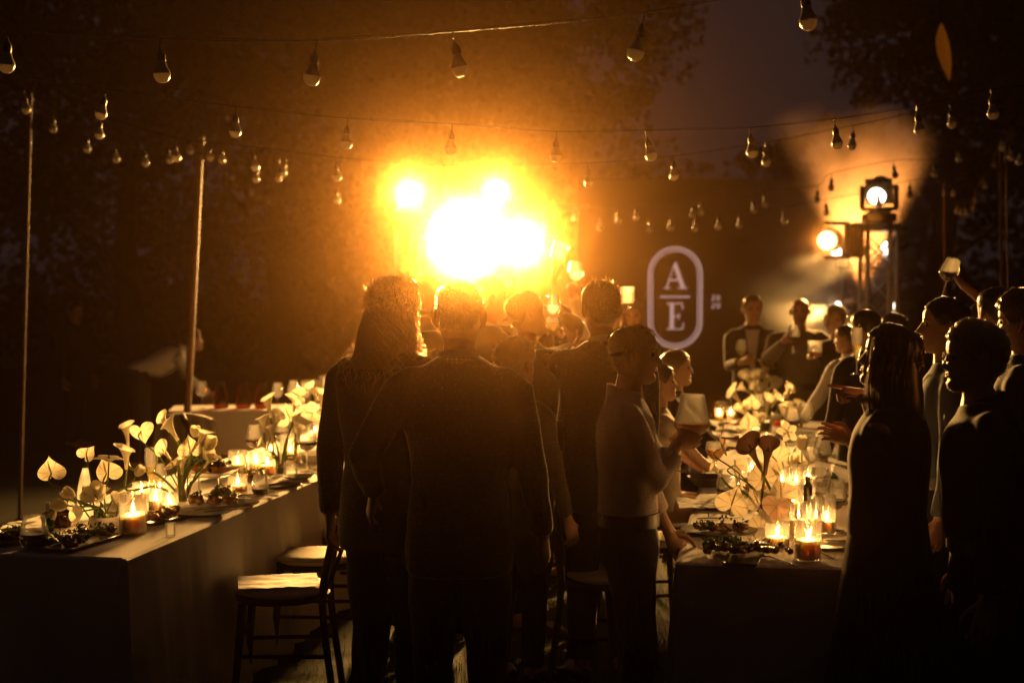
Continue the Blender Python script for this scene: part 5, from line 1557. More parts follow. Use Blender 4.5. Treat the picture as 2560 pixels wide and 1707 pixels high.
        body.tube([W(hj), W(hj.lerp(kn, .35)), W(hj.lerp(kn, .8)), W(kn), W(kn.lerp(an, .3)), W(kn.lerp(an, .8)), W(an)], [.051 * k, .048 * k, .036 * k, .032 * k, .032 * k, .022 * k, .021 * k], 12)
        body.tube([W(an + Vector((0, -.02 * H, -.015 * H))), W(an + Vector((0, .01 * H, -.015 * H))), W(an.lerp(toe, .6)), W(toe)], [.020 * H, .024 * H, .021 * H, .012 * H], 10)
    vx = .013 if detail else .018
    me = organic(body, vx, 3, M[skin], 'body')
    # head, hands, eyes go into the same mesh
    bm = bmesh.new(); bm.from_mesh(me)
    def join(mb, mi):
        m2 = mb.mesh('tmp', None, True); n0 = len(bm.faces)
        bm.from_mesh(m2); bpy.data.meshes.remove(m2)
        bm.faces.ensure_lookup_table()
        for i in range(n0, len(bm.faces)): bm.faces[i].material_index = mi; bm.faces[i].smooth = True
    hm = MB()
    rings = [[HP(head_pt(z, a, nose, female)) for a in HA] for z in HRZ]
    hm.loft(rings)
    for sgn in (-1, 1):              # ears
        er = []
        for i in range(9):
            t = i / 8; ang = -1.25 + 2.9 * t
            er.append(Vector((sgn * (.076 + .012 * sin(pi * t) ** .6), -.012 - .019 * cos(ang - .3) * .9 + .004, .113 + .030 * sin(ang))))
        hm.tube([HP(p) for p in er], [.006 * hs + .004 * hs * sin(pi * i / 8) for i in range(9)], 8)
        hm.ball((0, 0, 0), 1, 10, 6, Matrix.Translation(HP((sgn * .080, -.010, .113))) @ (Rz @ Rhead).to_4x4() @ Matrix.Rotation(R(-sgn * 22), 4, 'Z') @ Matrix.Diagonal((.0062 * hs, .017 * hs, .026 * hs, 1)))
    join(hm, 0)
    hd = MB()
    for sgn in (-1, 1):
        spec = arms[(sgn, 'spec')]; F, N = spec['_']
        if spec.get('nohand'): continue
        hand(hd, arms[sgn][2], F, N, sgn, spec.get('curl', (.30, .33, .36, .4)), spec.get('thumb', .35), H / 1.78 * (.9 if female else 1))
    join(hd, 0)
    ey = MB()
    for sgn in (-1, 1): ey.ball(HP((sgn * .031, .0705 if not female else .0685, .121)), (.0118 * hs,) * 3, 10, 8)
    join(ey, 1)
    bw = MB()
    for sgn in (-1, 1):
        bw.tube([HP(head_pt(.136 + dz, a * sgn, nose, female) + Vector((0, .0015, 0))) for a, dz in ((.20, 0), (.36, .006), (.55, .007), (.72, .001))], [.0022 * hs, .0034 * hs, .003 * hs, .0015 * hs], 6)
    join(bw, 2)
    lp = MB()
    for zz, r in ((.0655, .0030), (.0555, .0038)):
        lp.tube([HP(head_pt(zz - abs(a) * .004, a, nose, female)) for a in (-.30, -.18, -.06, .06, .18, .30)], [.001 * hs, r * .9 * hs, r * hs, r * hs, r * .9 * hs, .001 * hs], 6)
    join(lp, 3)
    bm.to_mesh(me); bm.free()
    for k in ('eye', hmat, 'lip'): me.materials.append(M[k])
    link_mesh('body', me, root)
    # ---------------------------------------------------------------- clothes
    def garment(nm, mk, torso, sleeve=None, e=2.5, extra=None, bump=.006, vox=None, arm_k=1.0):
        g = MB()
        g.loft([[W(sp(p)) for p in sell(0, yo * H, zf * H, wx * H * B * fw, wy * H * B, 22, e)] for zf, wx, wy, yo in torso])
        if sleeve is not None:
            for sgn in (-1, 1):
                S_w, E, wr = arms[sgn]; k = H * B * arm_k * (.92 if female else 1)
                up = (E - S_w).normalized()
                full = [arms[(sgn, 'in')], arms[(sgn, 'in')].lerp(S_w, .6) + Vector((0, 0, .002 * H)), S_w + up * .016 * H, S_w.lerp(E, .35), S_w.lerp(E, .75), E, E.lerp(wr, .4), E.lerp(wr, .94)]
                rr = [.026 * k, .031 * k, .037 * k, .0365 * k, .033 * k, .031 * k, .0285 * k, .0245 * k]
                sv = sleeve[sgn] if isinstance(sleeve, dict) else sleeve
                if sv < 1:           # stops before the wrist: 0 = shoulder, .5 = elbow
                    m = sv * 2
                    if m <= 1: full = full[:3] + [S_w.lerp(E, m * .6), S_w.lerp(E, m)]; rr = rr[:3] + [.037 * k, .036 * k]
                    else: full = full[:6] + [E.lerp(wr, (m - 1) * .5), E.lerp(wr, m - 1)]; rr = rr[:6] + [.030 * k, .031 * k]
                g.tube(full, rr, 14)
        if extra: extra(g)
        m_ = organic(g, vox or (.014 if detail else .019), 4, M[mk], nm, bump * H / 1.75, 7.5, seed * 3.7)
        return link_mesh(nm, m_, root)
    JT = ((.425, .102, .076, 0), (.47, .107, .080, 0), (.53, .104, .077, 0), (.60, .094, .069, .002), (.66, .099, .073, .002), (.72, .108, .079, 0), (.775, .115, .072, -.003), (.802, .110, .060, -.006), (.820, .088, .050, -.010), (.836, .060, .046, -.010), (.850, .040, .042, -.008))
    ST = ((.553, .090, .064, 0), (.566, .098, .072, 0), (.60, .094, .070, .002), (.66, .094, .070, .002), (.72, .102, .074, 0), (.775, .108, .067, -.003), (.803, .104, .055, -.006), (.824, .074, .045, -.010), (.840, .042, .041, -.009))
    def collar(nm, mk, h=.030, r=.041, z=.832, gap=0.5, flare=.006):
        c = MB(); n = 22; rings = []
        for (dz, dr) in ((0, .003), (h * .6, 0), (h, .0), (h * 1.02, -.004), (h * .5, -.005)):
            ring_ = []
            for k in range(n + 1):
                a = gap + (2 * pi - 2 * gap) * k / n      # 0 = front
                back = .5 - .5 * cos(a)
                ring_.append(W(sp(Vector(((r + dr) * H * fw * sin(a), -.008 * H + (r + dr) * H * cos(a) * 1.02, (z + dz * (.35 + .65 * back)) * H)))))
            rings.append(ring_)
        c.loft(rings, False, None, False)
        o = c.build(nm, M[mk], root); return o
    def trousers(mk='suit_b', k=1.0):
        g = MB()
        g.loft([[W(p) for p in sell(0, yo * H, zf * H, wx * H * B, wy * H * B, 20)] for zf, wx, wy, yo in ((.46, .094, .072, 0), (.50, .098, .072, 0), (.54, .094, .068, 0), (.578, .084, .062, .002))])
        for sgn in (-1, 1):
            hj, kn, an, toe = legs[sgn]
            g.tube([W(hj), W(hj.lerp(kn, .4)), W(kn), W(kn.lerp(an, .5)), W(an + Vector((0, 0, .01 * H)))], [.060 * H * B * k, .054 * H * B * k, .043 * H * B * k, .038 * H * k, .036 * H * k], 14)
        link_mesh('trousers', organic(g, .016 if detail else .02, 4, M[mk], 'trousers', .005, 8, seed), root)
    def shoes(mk='shoe'):
        for sgn in (-1, 1):
            hj, kn, an, toe = legs[sgn]; s_ = MB()
            b0 = Vector((an.x, an.y - .030 * H, drop if sit is not None else 0)); d = Vector((toe.x - an.x, toe.y - an.y, 0)).normalized(); n_ = d.cross(Vector((0, 0, 1)))
            rings = []
            for f, w, h in ((0, .016, .036), (.02, .021, .040), (.06, .022, .042), (.09, .025, .030), (.125, .024, .020), (.148, .012, .013)):
                c_ = b0 + d * f * H
                rings.append([W(c_ + n_ * (w * H * cos(2 * pi * q / 12)) + Vector((0, 0, max(.001, h * H * (.5 + .5 * sin(2 * pi * q / 12)))))) for q in range(12)])
            s_.loft(rings); s_.build('shoe', M[mk], root)
    def skirt(mk, z0=.62, z1=.27, flare=.13):
        g = MB(); rings = []
        for i in range(7):
            t = i / 6; zf = z0 + (z1 - z0) * t; wx = .086 + (flare - .086) * (t ** .7); wy = .068 + (flare * .85 - .068) * t
            rings.append([W(Vector((p.x * (1 + .04 * t * sin(9 * math.atan2(p.y, p.x))), p.y * (1 + .04 * t * sin(7 * math.atan2(p.y, p.x))), p.z))) for p in sell(0, 0, zf * H, wx * H * B, wy * H * B, 40, 2.0)])
        g.loft(rings); g.build('skirt', M[mk], root)
    jm = mats.get('jacket', 'suit'); tm = mats.get('trousers', 'suit_b'); smk = mats.get('shirt', 'white_shirt')
    if outfit == 'suit':
        garment('jacket', jm, JT, 1.0, 2.7, None, .0032)
        garment('shirt', smk, ((.56, .085, .064, .006), (.66, .090, .068, .006), (.74, .097, .072, .004), (.80, .088, .054, -.004), (.828, .056, .042, -.008), (.842, .039, .040, -.008)), None, 2.3, None, .002)
        collar('shirt_collar', smk, .032, .0385, .832, .35)
        collar('jacket_collar', jm, .020, .046, .826, .9)
        # open front: a shirt wedge between the lapels
        w_ = MB(); n = 10
        def wedge(u, v):
            zf = .60 + .225 * v; wx = .006 + .030 * v
            y = tab([.56, .60, .66, .72, .775, .80, .826], [.0755, .073, .077, .0815, .072, .060, .043], zf) + .006
            x = (u - .5) * 2 * wx
            return W(sp(Vector((x * H, (y * B - abs(u - .5) * .010) * H, zf * H))))
        w_.grid(wedge, 6, n); w_.build('shirt_front', M[smk], root)
        for sgn in (-1, 1):
            l_ = MB()
            def lap(u, v, sgn=sgn):
                zf = .60 + .225 * v; wx = .006 + .030 * v; wid = .022 * sin(pi * min(1, v * 1.05)) ** .6 + .012
                y = tab([.56, .60, .66, .72, .775, .80, .826], [.0755, .073, .077, .0815, .072, .060, .043], zf) + .010 - u * .007
                return W(sp(Vector((sgn * (wx + u * wid) * H, y * B * H, zf * H))))
            l_.grid(lap, 3, n); l_.build('lapel', M[jm], root)
        trousers(tm); shoes()
    elif outfit in ('shirt', 'knit', 'waiter'):
        mk = mats.get('shirt', 'white_shirt')
        garment('shirt', mk, ST, mats.get('sleeve', 1.0), 2.35, None, .009)
        collar('shirt_collar', mk, .030, .0395, .832, .4)
        trousers(tm)
        bt = MB(); rr = []
        for zf in (.545, .575):
            rr.append([W(p) for p in sell(0, 0, zf * H, .099 * H * B, .073 * H * B, 24)])
        bt.loft(rr, False); bt.build('belt', M['leather'], root)
        if outfit == 'shirt':
            pk = MB()
            pk.grid(lambda u, v: W(sp(Vector(((u - .5) * .012 * H, (tab([.55, .60, .66, .72, .775, .80], [.074, .0745, .0745, .078, .0715, .058], .55 + .27 * v) + .003) * B * H, (.55 + .27 * v) * H)))), 2, 10)
            pk.build('button_placket', M[mk], root)
        if outfit == 'waiter':
            for sgn in (-1, 1):
                q = MB(); pts = []
                for zf, x, y in ((.56, .05, .078), (.68, .055, .082), (.78, .055, .072), (.815, .058, .01), (.80, .055, -.064), (.70, .035, -.082), (.60, .03, -.080), (.56, .035, -.077)):
                    pts.append(W(sp(Vector((sgn * x * H, y * H, zf * H)))))
                q.tube(spline(pts, 4), .011 * H / 1.7, 6); q.build('suspender', M['leather'], root)
            ap = MB(); ap.grid(lambda u, v: W(Vector((.125 * H * sin((u - .5) * 3.6), .085 * H * cos((u - .5) * 3.6) + .012 * H, (.56 - .3 * v) * H))), 14, 6); ap.build('apron', M['suit_b'], root)
        shoes()
    elif outfit == 'dress':
        mk = mats.get('dress', 'black_top')
        garment('bodice', mk, ST, mats.get('sleeve', .35), 2.2, None, .005)
        skirt(mk, .60, mats.get('hem', .27), mats.get('flare', .125)); shoes()
    # ---------------------------------------------------------------- hair
    def lint(o, n, L=.006, wd=.0006):
        me_ = o.data; nv = len(me_.vertices)
        co = np.empty(nv * 3, 'f'); me_.vertices.foreach_get('co', co); co = co.reshape(-1, 3)
        no = np.empty(nv * 3, 'f'); me_.vertex_normals.foreach_get('vector', no); no = no.reshape(-1, 3)
        r_ = np.random.RandomState(seed); ix = r_.randint(0, nv, n)
        tg = r_.normal(size=(n, 3)).astype('f'); nn = no[ix]; tg -= nn * (tg * nn).sum(1)[:, None]; tg /= np.linalg.norm(tg, axis=1)[:, None]
        bs = co[ix] + tg * (r_.rand(n, 1) - .5) * .012 - nn * .001; sd = np.cross(tg, nn) * wd
        tip = bs + nn * (L * (.4 + .8 * r_.rand(n, 1))) + tg * L * .5
        vs_ = np.stack([bs - sd, bs + sd, tip], 1).reshape(-1, 3)
        m_ = bpy.data.meshes.new('cloth_lint'); m_.from_pydata([tuple(p) for p in vs_.tolist()], [], [(3 * i, 3 * i + 1, 3 * i + 2) for i in range(n)]); m_.materials.append(M['lint'])
        tag(link_mesh('cloth_lint', m_, root), kind='stuff')
    if detail == 2:
        for o_ in list(root.children):
            if o_.name.split('.')[0] in ('jacket', 'shirt', 'jacket_collar') and (o_.name.startswith('jacket') or outfit != 'suit'): lint(o_, 14000 if not o_.name.startswith('jacket_c') else 1500)
    hmt = M[hmat]; fz = MB(); DN = (3 if detail == 2 else 1)
    def cap(th, shift=0.0, rough=.004, crown_up=0.0, name_='hair', back=0.0, part=None, ns=16):
        c = MB(); rows = []
        for j in range(ns + 1):
            s_ = j / ns; ring_ = []
            for a in HA:
                z0 = hairline(a, shift); z = z0 + (.2325 - z0) * s_
                p = head_pt(z, a, 0, female)
                nrm = Vector((p.x, p.y, (z - .13) * .9)).normalized()
                k = min(1.0, s_ * 5) ; bk = max(0, -cos(a))
                off = -.003 + (th * (.75 + .5 * s_) + back * bk * sin(pi * min(1, s_ * 1.1)) + crown_up * max(0, s_ - .5) * (1 + .5 * cos(a))) * k
                nn = mnoise.noise(Vector((p.x * 60 + seed, p.y * 60, p.z * 60))) * .6 + mnoise.noise(Vector((p.x * 150, p.y * 150 + seed, p.z * 110))) * .4
                off += rough * nn * k
                ring_.append(HP(p + nrm * off))
            rows.append(ring_)
        c.loft(rows, False)
        c.f.append(tuple(range(len(c.v) - len(HA), len(c.v))))
        return c
    def fuzz(c, n, ln, wd=.0011, dirv=(0, -.4, -.3), out=.7, only=lambda a, z: True):
        for _ in range(n):
            a = rg.uniform(-pi, pi); z0 = hairline(a); z = z0 + (.2325 - z0) * sqrt(rg.random())
            if not only(a, z): continue
            p = head_pt(z, a, 0, female); nrm = Vector((p.x, p.y, (z - .12) * 1.1)).normalized()
            d = (nrm * out + Vector(dirv) + Vector((rg.gauss(0, .35), rg.gauss(0, .35), rg.gauss(0, .3)))).normalized()
            L = ln * rg.uniform(.5, 1.25); q0 = p + nrm * .006; q1 = q0 + d * L * .55; q2 = q1 + (d + Vector((0, 0, -.35)) + nrm * -.15).normalized() * L * .5
            sd = d.cross(nrm); sd = sd.normalized() if sd.length > 1e-4 else d.orthogonal()
            c.add([HP(q0 - sd * wd), HP(q0 + sd * wd), HP(q1 + sd * wd * .8), HP(q1 - sd * wd * .8), HP(q2)], [(0, 1, 2, 3), (3, 2, 4)])
    def locks(c, n, z_end, curl, spread=1.0, only=lambda a: True, wd=.003, seg=12, amp=.012, back=.03, flare=.0):
        """long hair: ribbons from the scalp over the head and down (z_end: figure height of the tips)"""
        for _ in range(n):
            a = rg.uniform(-pi, pi)
            if not only(a): continue
            z0 = max(hairline(a), .09); z = z0 + (.228 - z0) * rg.random() ** .8
            p = head_pt(z, a, 0, female); nrm = Vector((p.x, p.y, (z - .12))).normalized()
            pts = [HP(p + nrm * .010)]
            zt = z_end + rg.uniform(-.03, .06)
            q = head_pt(max(.10, z0), a, 0, female); r_ = Vector((q.x, q.y, 0)) * ((1.12 + .28 * rg.random() * spread) if not flare else (1.02 + .14 * rg.random()))
            low = HP(Vector((r_.x, r_.y - .004, .085)))
            fl = 1 + flare * (.35 + .65 * rg.random())
            sh = HP(Vector((r_.x * (1.10 * spread + (fl - 1) * .7), r_.y * 1.05 - back * .6, -.02)))
            end = HP(Vector((r_.x * 1.18 * spread * fl, r_.y * 1.02 * fl - back, 0)))
            end = Vector((end.x, end.y, zt * H - drop if sit is None else zt * H - drop))
            ph = rg.uniform(0, 6.3); fq = rg.uniform(.8, 1.25)
            path = spline([pts[0], HP(p * 1.0 + Vector((r_.x - p.x, r_.y - p.y, 0)) * .75 + nrm * .012 + Vector((0, 0, -.02))), low, sh, end], max(2, seg // 4))
            vs, n_ = [], len(path)
            for i, w in enumerate(path):
                t = i / (n_ - 1); k = curl * amp * min(1, t * 2.2)
                w = w + Vector((cos(ph + i * 1.55 * fq), sin(ph + i * 1.55 * fq), .3 * sin(ph * 2 + i * 2.0))) * k * (.35 + .65 * t)
                dr = Vector((cos(ph + i * .6), sin(ph + i * .6), 0)) * wd * (1 - .6 * t)
                vs += [w - dr, w + dr]
            c.add(vs, [(2 * i, 2 * i + 1, 2 * i + 3, 2 * i + 2) for i in range(n_ - 1)])
    def mass(c, z_end, w=1.12, back=.02, flare=.12):
        """solid inner body of long hair from temple height downwards, open at the face"""
        n = 22; rings = []
        for i in range(9):
            t = i / 8; ring_ = []
            for k in range(n + 1):
                a = 1.15 + (2 * pi - 2.3) * k / n
                p0 = head_pt(.15, a, 0, female); r_ = Vector((p0.x, p0.y, 0)) * w * (1 + flare * t)
                hi = HP(Vector((r_.x, r_.y, .16))); lo = HP(Vector((r_.x * 1.05, r_.y - back, 0))); lo.z = z_end * H - drop
                q = hi.lerp(lo, t); q += Vector((mnoise.noise(q * 14), mnoise.noise(q * 14 + Vector((5, 5, 5))), 0)) * .012
                ring_.append(q)
            rings.append(ring_)
        inner = [[p.lerp(sum(r_, Vector()) / len(r_), .22) for p in r_] for r_ in rings]
        c.loft(rings, False, None, False); c.loft(list(reversed(inner)), False, None, False)
    if hair == 'short':
        c = cap(.012, mats.get('shift', 0), .004, .006); fuzz(fz, 700 * DN if detail else 200, .016)
    elif hair == 'crop':
        c = cap(.005, 0, .002); fuzz(fz, 900 * DN if detail else 200, .010, .0009, (0, -.2, -.1), .9)
    elif hair == 'thick':
        c = cap(.020, -.004, .012, .016, back=.004); fuzz(fz, 1100 * DN if detail else 250, .034, .0013, (0, -.3, 0), .9)
    elif hair == 'spiky':
        c = cap(.011, 0, .004, .012); fuzz(fz, 700 * DN, .014); fuzz(fz, 400, .034, .0011, (0, .25, .9), .6, lambda a, z: z > .2)
    elif hair == 'bald':
        c = cap(.0015, 0, .0008); fuzz(fz, 500, .005, .0008, (0, -.2, -.1), .9)
    elif hair == 'tousled':
        c = cap(.026, -.012, .012, .018, back=.006); fuzz(fz, 900, .045, .0022, (.2, -.1, -.1), .8)
    elif hair == 'bob':
        c = cap(.020, -.012, .006, .010); mass(c, mats.get('hz', .84), 1.16, .0); locks(c, 160, mats.get('hz', .84), .6, 1.0, lambda a: abs(a) > 1.1); fuzz(fz, 300, .03)
    elif hair == 'bun':
        c = cap(.012, -.004, .003, .004); fuzz(fz, 600, .02)
        hp_ = Vector((0, -.118, .150)); nb = 10
        for k in range(26):
            a0 = rg.uniform(0, 6.3); tilt = rg.uniform(-1, 1); pts = []
            for i in range(10):
                a = a0 + i * .42; d = Vector((cos(a), sin(a) * cos(tilt), sin(a) * sin(tilt))) * .034
                pts.append(HP(hp_ + d))
            c.tube(pts, [.007 * hs * sin(pi * (i + .7) / 10.5) + .001 for i in range(10)], 6)
        c.ball(HP(hp_), .033 * hs, 12, 8)
    elif hair == 'curly':
        ze = mats.get('hz', .72)
        c = cap(.007, -.006, .004, .004, back=.002); mass(c, ze + .02, .98, .03, .50)
        locks(c, 260, ze, 1.0, 1.0, lambda a: abs(a) > .95, .0022, 24, .012, .03, .55)
        locks(fz, 900, ze, 1.0, 1.1, lambda a: abs(a) > .95, .0012, 28, .020, .03, .75)
        fuzz(fz, 1500, .028, .0009)
    elif hair == 'long':
        ze = mats.get('hz', .72)
        c = cap(.018, -.006, .006, .006, back=.006); mass(c, ze + .02, 1.15, .035)
        locks(c, 420, ze, .25, 1.0, lambda a: abs(a) > .95, .0035, 12, .008)
        fuzz(fz, 700, .02, .001)
    c.build('hair', hmt, root)
    if fz.v:
        tag(fz.build('loose_hair', M['fib_' + hmat], root, smooth=False), kind='stuff')
    if mats.get('glasses'):
        gl = MB()
        for sgn in (-1, 1):
            gl.tube([HP((sgn * .033 + .023 * cos(q * pi / 8), .096 - abs(.023 * cos(q * pi / 8)) * .1, .119 + .018 * sin(q * pi / 8))) for q in range(17)], .0018, 6)
            gl.tube([HP((sgn * .056, .093, .124)), HP((sgn * .076, .05, .125)), HP((sgn * .081, -.01, .124)), HP((sgn * .080, -.025, .112))], .0017, 6)
        gl.tube([HP((-.010, .098, .122)), HP((0, .102, .125)), HP((.010, .098, .122))], .0017, 6)
        gl.build('glasses', M['black'], root)
    if mats.get('watch'):
        sgn = mats['watch']; S_w, E, wr = arms[sgn]; d = (wr - E).normalized()
        t = MB(); Mw = frame_z(d, wr - d * .015)
        t.lathe([(.029, -.009), (.0325, -.009), (.0325, .009), (.029, .009)], 20, Mw); w_ = t.build('watch_strap', M['leather'], root)
        t = MB(); t.lathe([(0, .042), (.017, .042), (.018, .032)], 16, Mw @ Matrix.Rotation(R(90), 4, 'Y')); t.build('watch_face', M['steel'], w_)
    return root
# ================================================================== the guests
def V(x, y, Y): return at(x * Q, y * Q, Y)      # pixel of the 2352 px view
def pp(label, x, y, Y, **k): return person(label, x * Q, y * Q, Y, **k)

# ---- crowd in the aisle, backs to us
pp('man with long curly hair in a dark jacket, turned to the right', 898, 628, 5.35, face=-28, head=(-22, 2, 0), outfit='suit', hair='curly', hmat='hair_brown', seed=11,
   detail=2, mats=dict(jacket='suit', hz=.785), armR=dict(l=(.15, .14, .50)), armL=dict(l=(-.17, .02, .46)), bulk=1.03)
pp('short-haired man in a dark suit seen squarely from behind', 1055, 640, 4.94, face=-3, head=(-2, 0, 0), outfit='suit', hair='crop', hmat='hair_brown', seed=12,
   armL=dict(w=V(860, 1130, 5.0), F=(-.25, .35, -1)), armR=dict(l=(.165, .06, .47)), bulk=1.0, detail=2, mats=dict(jacket='suit'))
pp('guest whose head shows between the long-haired man and the man in front', 972, 629, 7.0, face=-10, outfit='suit', hair='short', hmat='hair_dark', seed=13, detail=0, mats=dict(jacket='suit_b'))
pp('tall guest right behind the head of the man in front, looking right', 1121, 632, 7.9, face=-50, head=(-15, -3, 0), outfit='suit', hair='short', hmat='hair_brown', seed=14, detail=0, mats=dict(jacket='navy'))
pp('small far head between two taller men', 1166, 655, 9.8, face=-20, outfit='suit', hair='short', hmat='hair_brown', seed=15, detail=0)
G6 = V(1268, 735, 7.7)
pp('man with close-cropped hair bending his face to the right', 1214, 664, 7.2, face=-58, head=(-18, -14, 0), outfit='suit', hair='crop', hmat='hair_brown', seed=16, detail=2, mats=dict(jacket='suit_b', shirt='pink_shirt'),
   armR=dict(w=V(1318, 800, 7.6), F=(1, .4, .1)), armL=dict(l=(-.12, .22, .62)))
pp('fair-haired boy half hidden by the shoulder of the man in front', 1188, 779, 6.3, face=-35, head=(-10, -8, 0), outfit='shirt', hair='thick', hmat='hair_blond', seed=17, detail=2, mats=dict(shirt='knit'), bulk=.9)
G8 = V(1388, 745, 7.2)
pp('man with spiky hair in a dark suit seen from behind', 1382, 643, 6.4, face=12, head=(4, 0, 0), outfit='suit', hair='spiky', hmat='hair_brown', seed=18, detail=2, mats=dict(jacket='suit_b'),
   armL=dict(w=V(1325, 838, 7.0), F=(-.6, 1, .3)), armR=dict(l=(.15, .12, .50)), bulk=1.0)
# raised glass in the middle: a guest mostly hidden behind the crowd
g1 = V(1285, 578, 9.0)
pp('guest hidden in the crowd raising a tumbler high', 1246, 700, 9.1, face=-30, outfit='shirt', hair='short', hmat='hair_dark', seed=19, detail=0, mats=dict(shirt='white_shirt', sleeve=.62),
   armR=dict(G=g1, F=(.3, -.1, 1), N=(.5, .3, .15), curl=(.75, .75, .75, .75)))
drink('rocks', g1, gm='mist', label= 'tumbler raised highest above the crowd', fill=.75, liquid='water', s=1.25, axis=(.28, -.05, 1), by_grip=.05)
g2_ = V(1320, 626, 10.3)
pp('guest in a light sleeve raising a smaller glass behind the crowd', 1312, 712, 10.6, face=150, outfit='dress', hair='long', hmat='hair_brown', female=True, seed=20, detail=0, mats=dict(dress='cream_dress', sleeve=.95, hz=.76),
   armL=dict(G=g2_ - Vector((0, 0, .09)), F=(.1, -.1, 1), N=(.2, -.6, .1), curl=(.8, .8, .8, .8)))
drink('wine', g2_ - Vector((0, 0, .09)), 'smaller wine glass raised right of the highest tumbler', fill=.5, liquid='water', s=1.15, by_grip=.08, axis=(.05, 0, 1))
# hands and glasses meeting in the middle
g3 = V(1271, 690, 8.6)
pp('guest facing us in the crowd, holding a lit flute before the chest', 1287, 730, 8.9, face=165, head=(0, -10, 0), outfit='dress', hair='bob', hmat='hair_brown', female=True, seed=21, detail=0, mats=dict(dress='black_top', sleeve=.4),
   armR=dict(G=g3 - Vector((0, 0, .10)), F=(.2, -.2, 1), N=(-.4, -.6, .1), curl=(.8, .8, .8, .8)), H=1.66)
drink('wine', g3 - Vector((0, 0, .10)), 'bright small glass held low in the middle of the crowd', fill=.55, liquid='water', s=1.0, by_grip=.09)
g3b = V(1270, 742, 8.0)
drink('coupe', g3b, 'sparkling coupe between the bending man and the spiky-haired man', fill=.7, liquid='fizz', s=1.0, by_grip=.15)
pp('guest behind the coupe, face in shadow', 1305, 752, 8.5, face=120, head=(0, -5, 0), outfit='suit', hair='short', hmat='hair_brown', seed=22, detail=0, mats=dict(jacket='navy'), armR=dict(G=g3b, F=(-.6, -.5, .5), N=(-.3, -.6, -.2), curl=(.7, .7, .7, .7)), H=1.62)
g4 = V(1441, 672, 10.6)
pp('woman with long hair facing us before the monogram', 1452, 688, 11.2, face=172, head=(8, 0, 0), outfit='dress', hair='long', hmat='hair_brown', female=True, seed=23, detail=1, mats=dict(dress='black_top', sleeve=.3, hz=.72),
   armR=dict(G=g4 - Vector((0, 0, .03)), F=(.35, -.2, .8), N=(.25, -.7, .1), curl=(.75, .75, .75, .75)))
drink('rocks', g4 - Vector((0, 0, .03)), gm='mist', label= 'tumbler held up before the forehead of the long-haired woman', fill=.6, liquid='water', s=1.35, by_grip=.05)
# ---- young man in the pale shirt
g5 = V(1588, 1002, 5.35)
pp('young man in a pale shirt in profile, holding a wine glass', 1450, 740, 5.2, face=-94, head=(-3, 0, 0), nose=1.3, outfit='shirt', hair='crop', hmat='hair_dark', seed=24, detail=2, mats=dict(shirt='pink_shirt', sleeve=.82, trousers='suit_b'),
   armR=dict(G=g5, F=(.85, .2, .25), N=(.35, .9, .2), curl=(.62, .62, .6, .6), thumb=.6, pole=(-.3, -.8, -.9)), armL=dict(l=(-.15, .10, .50)), bulk=.98)
drink('bordeaux', g5, 'large wine glass in the hand of the young man in the pale shirt', fill=.34, liquid='juice', s=1.28, by_grip=.135, axis=(.04, 0, 1), gm='mist')
# seated guests at the right table
pp('seated woman with a bun in a sleeveless cream dress', 1517, 868, 7.95, face=-80, head=(-5, -8, 0), H=1.64, sit=.47, outfit='dress', hair='bun', hmat='hair_dark', female=True, seed=25, mats=dict(dress='cream_dress', sleeve=.12, hem=.50, flare=.10), armR=dict(l=(.10, .26, .56)), armL=dict(l=(-.12, .26, .56)))
pp('seated guest with dark hair beyond the woman with the bun', 1552, 868, 9.0, face=-95, head=(0, -5, 0), H=1.70, sit=.47, outfit='shirt', hair='short', hmat='hair_dark', seed=26, detail=0, mats=dict(shirt='navy'), armR=dict(l=(.10, .26, .56)), armL=dict(l=(-.12, .26, .56)))

# ---- far end of the right table
pp('man in a dark jacket over an open white shirt, facing us', 1728, 676, 12.3, face=172, head=(10, 0, 0), outfit='suit', hair='short', hmat='hair_brown', skin='skin', seed=31, mats=dict(jacket='suit', shirt='white_shirt'), armR=dict(w=V(1700, 832, 11.95), F=(.5, -.6, .2), curl=(.6, .6, .6, .6)), detail=1)
drink('wine', V(1702, 818, 11.86), 'wine glass held low by the man in the white shirt', fill=.4, liquid='fizz', by_grip=.08)
pp('bald man in a knitted sweater with a hand at his chest', 1838, 682, 12.0, face=172, head=(-6, -4, 0), outfit='knit', hair='bald', hmat='hair_brown', skin='skin2', seed=32, mats=dict(shirt='knit', trousers='knit'), bulk=1.12, armR=dict(w=V(1802, 782, 11.7), F=(.75, -.2, .35), N=(.2, .9, .1), curl=(.7, .7, .7, .7)), armL=dict(l=(-.20, .05, .52)))
drink('bordeaux', V(1822, 786, 11.62), 'glass the bald man holds against his sweater', fill=.3, liquid='red', by_grip=.09)
g7 = V(1872, 806, 10.7)
pp('fair-haired woman in black raising a lit tumbler', 1922, 703, 11.3, face=165, head=(28, -16, 0), outfit='dress', hair='tousled', hmat='hair_blond', female=True, seed=33, mats=dict(dress='black_top', sleeve=.25), armR=dict(G=g7, F=(.15, -.1, 1), N=(.55, -.4, .1), curl=(.72, .72, .72, .72), pole=(-.6, -.3, -1)), armL=dict(l=(-.10, .2, .56)))
drink('rocks', g7, gm='mist', label= 'glowing tumbler raised by the fair-haired woman', fill=.30, liquid='amber', s=1.35, by_grip=.045)
pp('short guest in a white shirt turned away beside the fair-haired woman', 1947, 742, 10.3, face=40, head=(20, 0, 0), outfit='shirt', hair='crop', hmat='hair_dark', seed=34, mats=dict(shirt='white_shirt'), armL=dict(l=(-.16, .16, .52)))
